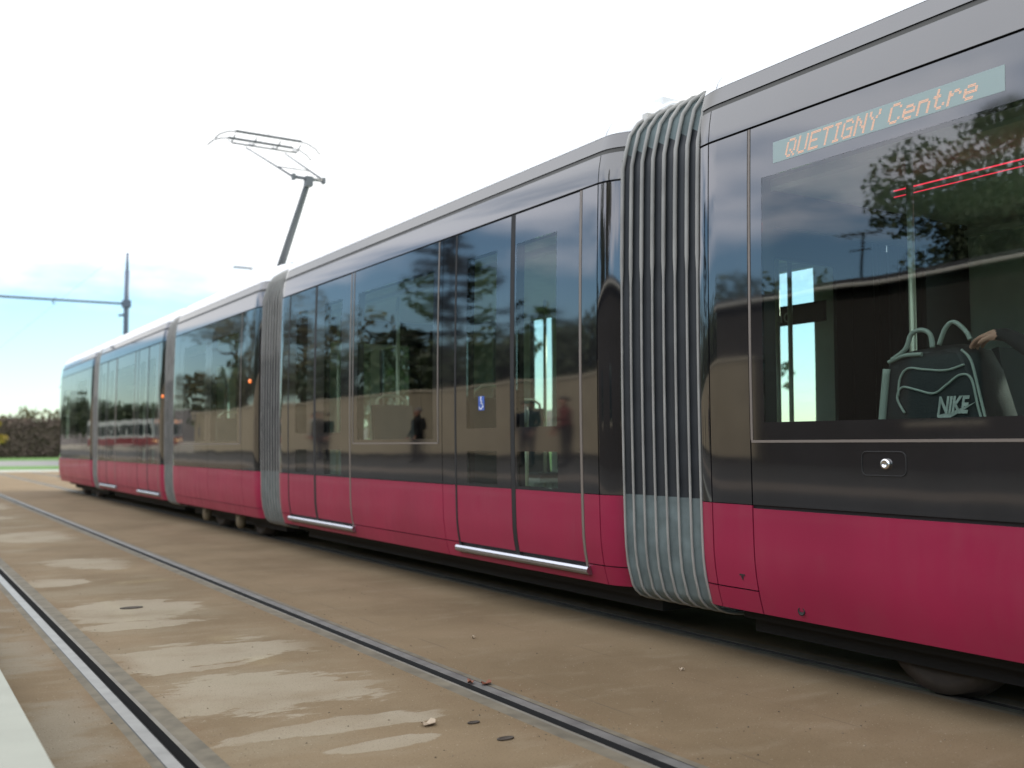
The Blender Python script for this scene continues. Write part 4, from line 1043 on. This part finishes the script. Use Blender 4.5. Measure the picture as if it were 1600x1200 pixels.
# ------------------------------------------------------------------ behind the camera (mirrored in the tram)
w = empty('garden_wall', (-9.0, 38, .2)); tag(w, 'long cream rendered wall mirrored along the tram windows', 'wall')
b = MB(); b.box((-.15, -22, -.2), (.15, 23.5, 2.62), M['wall']); b.build('wall_face', w, recalc=True)
b = MB(); b.box((-.22, -22.05, 2.623), (.22, 23.55, 2.71), M['coping']); b.build('coping', w, recalc=True)
b = MB(); b.box((.153, -22, -.2), (.20, 23.5, .14), M['asphalt']); b.build('plinth', w, recalc=True)
h = empty('house', (-11.5, 5, .2)); tag(h, 'low dark house with a pale gutter and roof aerial, mirrored in the near window', 'house')
b = MB(); b.box((-2.4, -12, -.2), (2.4, 12.6, 4.05), M['house']); b.build('house_walls', h, recalc=True)
b = MB(); b.prism([(-2.7, -12.3, 4.08), (2.7, -12.3, 4.08), (2.5, -12.3, 4.3), (0, -12.3, 4.45), (-2.7, -12.3, 4.3)], (0, 25.2, 0), M['roof']); b.build('roof', h, recalc=True)
b = MB(); b.tube([(2.76, -12.3, 4.10), (2.76, 12.9, 4.10)], .055, M['gutterw'], n=8); b.build('gutter', h)
b = MB(); ay = 8.5
b.tube([(2.2, ay, 4.3), (2.2, ay - .05, 5.35)], .022, M['rubber'], n=6); b.tube([(2.2, ay - .35, 5.33), (2.2, ay + .45, 5.36)], .016, M['rubber'], n=6)
for k in range(5): b.tube([(1.95, ay - .3 + k * .18, 5.34), (2.45, ay - .3 + k * .18, 5.34)], .009, M['rubber'], n=5)
b.tube([(2.2, ay - .2, 4.98), (2.2, ay + .25, 5.0)], .014, M['rubber'], n=6)
b.build('aerial', h)
for y in (-6, 0, 6.5):
    b = MB(); b.box((2.40, y - .7, 1.0), (2.44, y + .7, 2.3), M['bus_glass']); fw = b.build('window', h, recalc=True)
    b = MB(); b.box((2.402, y - .78, .93), (2.46, y + .78, .995), M['coping']); b.build('sill', fw, recalc=True)
# bus parked far behind
bu = empty('bus', (-13, 98, .2), R(-14)); tag(bu, 'white and red bus standing far down the road, mirrored in the rear car', 'bus')
b = MB(); b.box((-1.25, -6, 1.15), (1.25, 6, 3.0), M['bus_white']); b.box((-1.26, -6.01, .35), (1.26, 6.01, 1.15), M['bus_red']); b.build('bus_body', bu, recalc=True)
for k in range(6):
    b = MB(); b.box((1.262, -5.6 + k * 1.9, 1.4), (1.275, -4.0 + k * 1.9, 2.5), M['bus_glass']); b.build('side_window', bu, recalc=True)
b = MB(); b.box((-1.1, -6.03, 1.35), (1.1, -6.011, 2.5), M['bus_glass']); b.build('windscreen', bu, recalc=True)
b = MB(); b.box((-.9, -6.03, 2.6), (.9, -6.011, 2.9), M['led']); b.build('destination_blind', bu, recalc=True)
for x in (-.9, .9):
    b = MB(); b.lathe([(.14, 0), (.12, -.05)], M['lamp_warm'], 'y', c=(x, -6.012, .8), n=12); b.build('headlight', bu)
for y in (-3.6, 3.2):
    for x in (-1.1, 1.1):
        b = MB(); b.lathe([(.3, .17), (.46, .14), (.48, 0), (.46, -.14), (.3, -.17)], M['rubber'], 'x', c=(x, y, .48), n=18); b.build('wheel', bu)
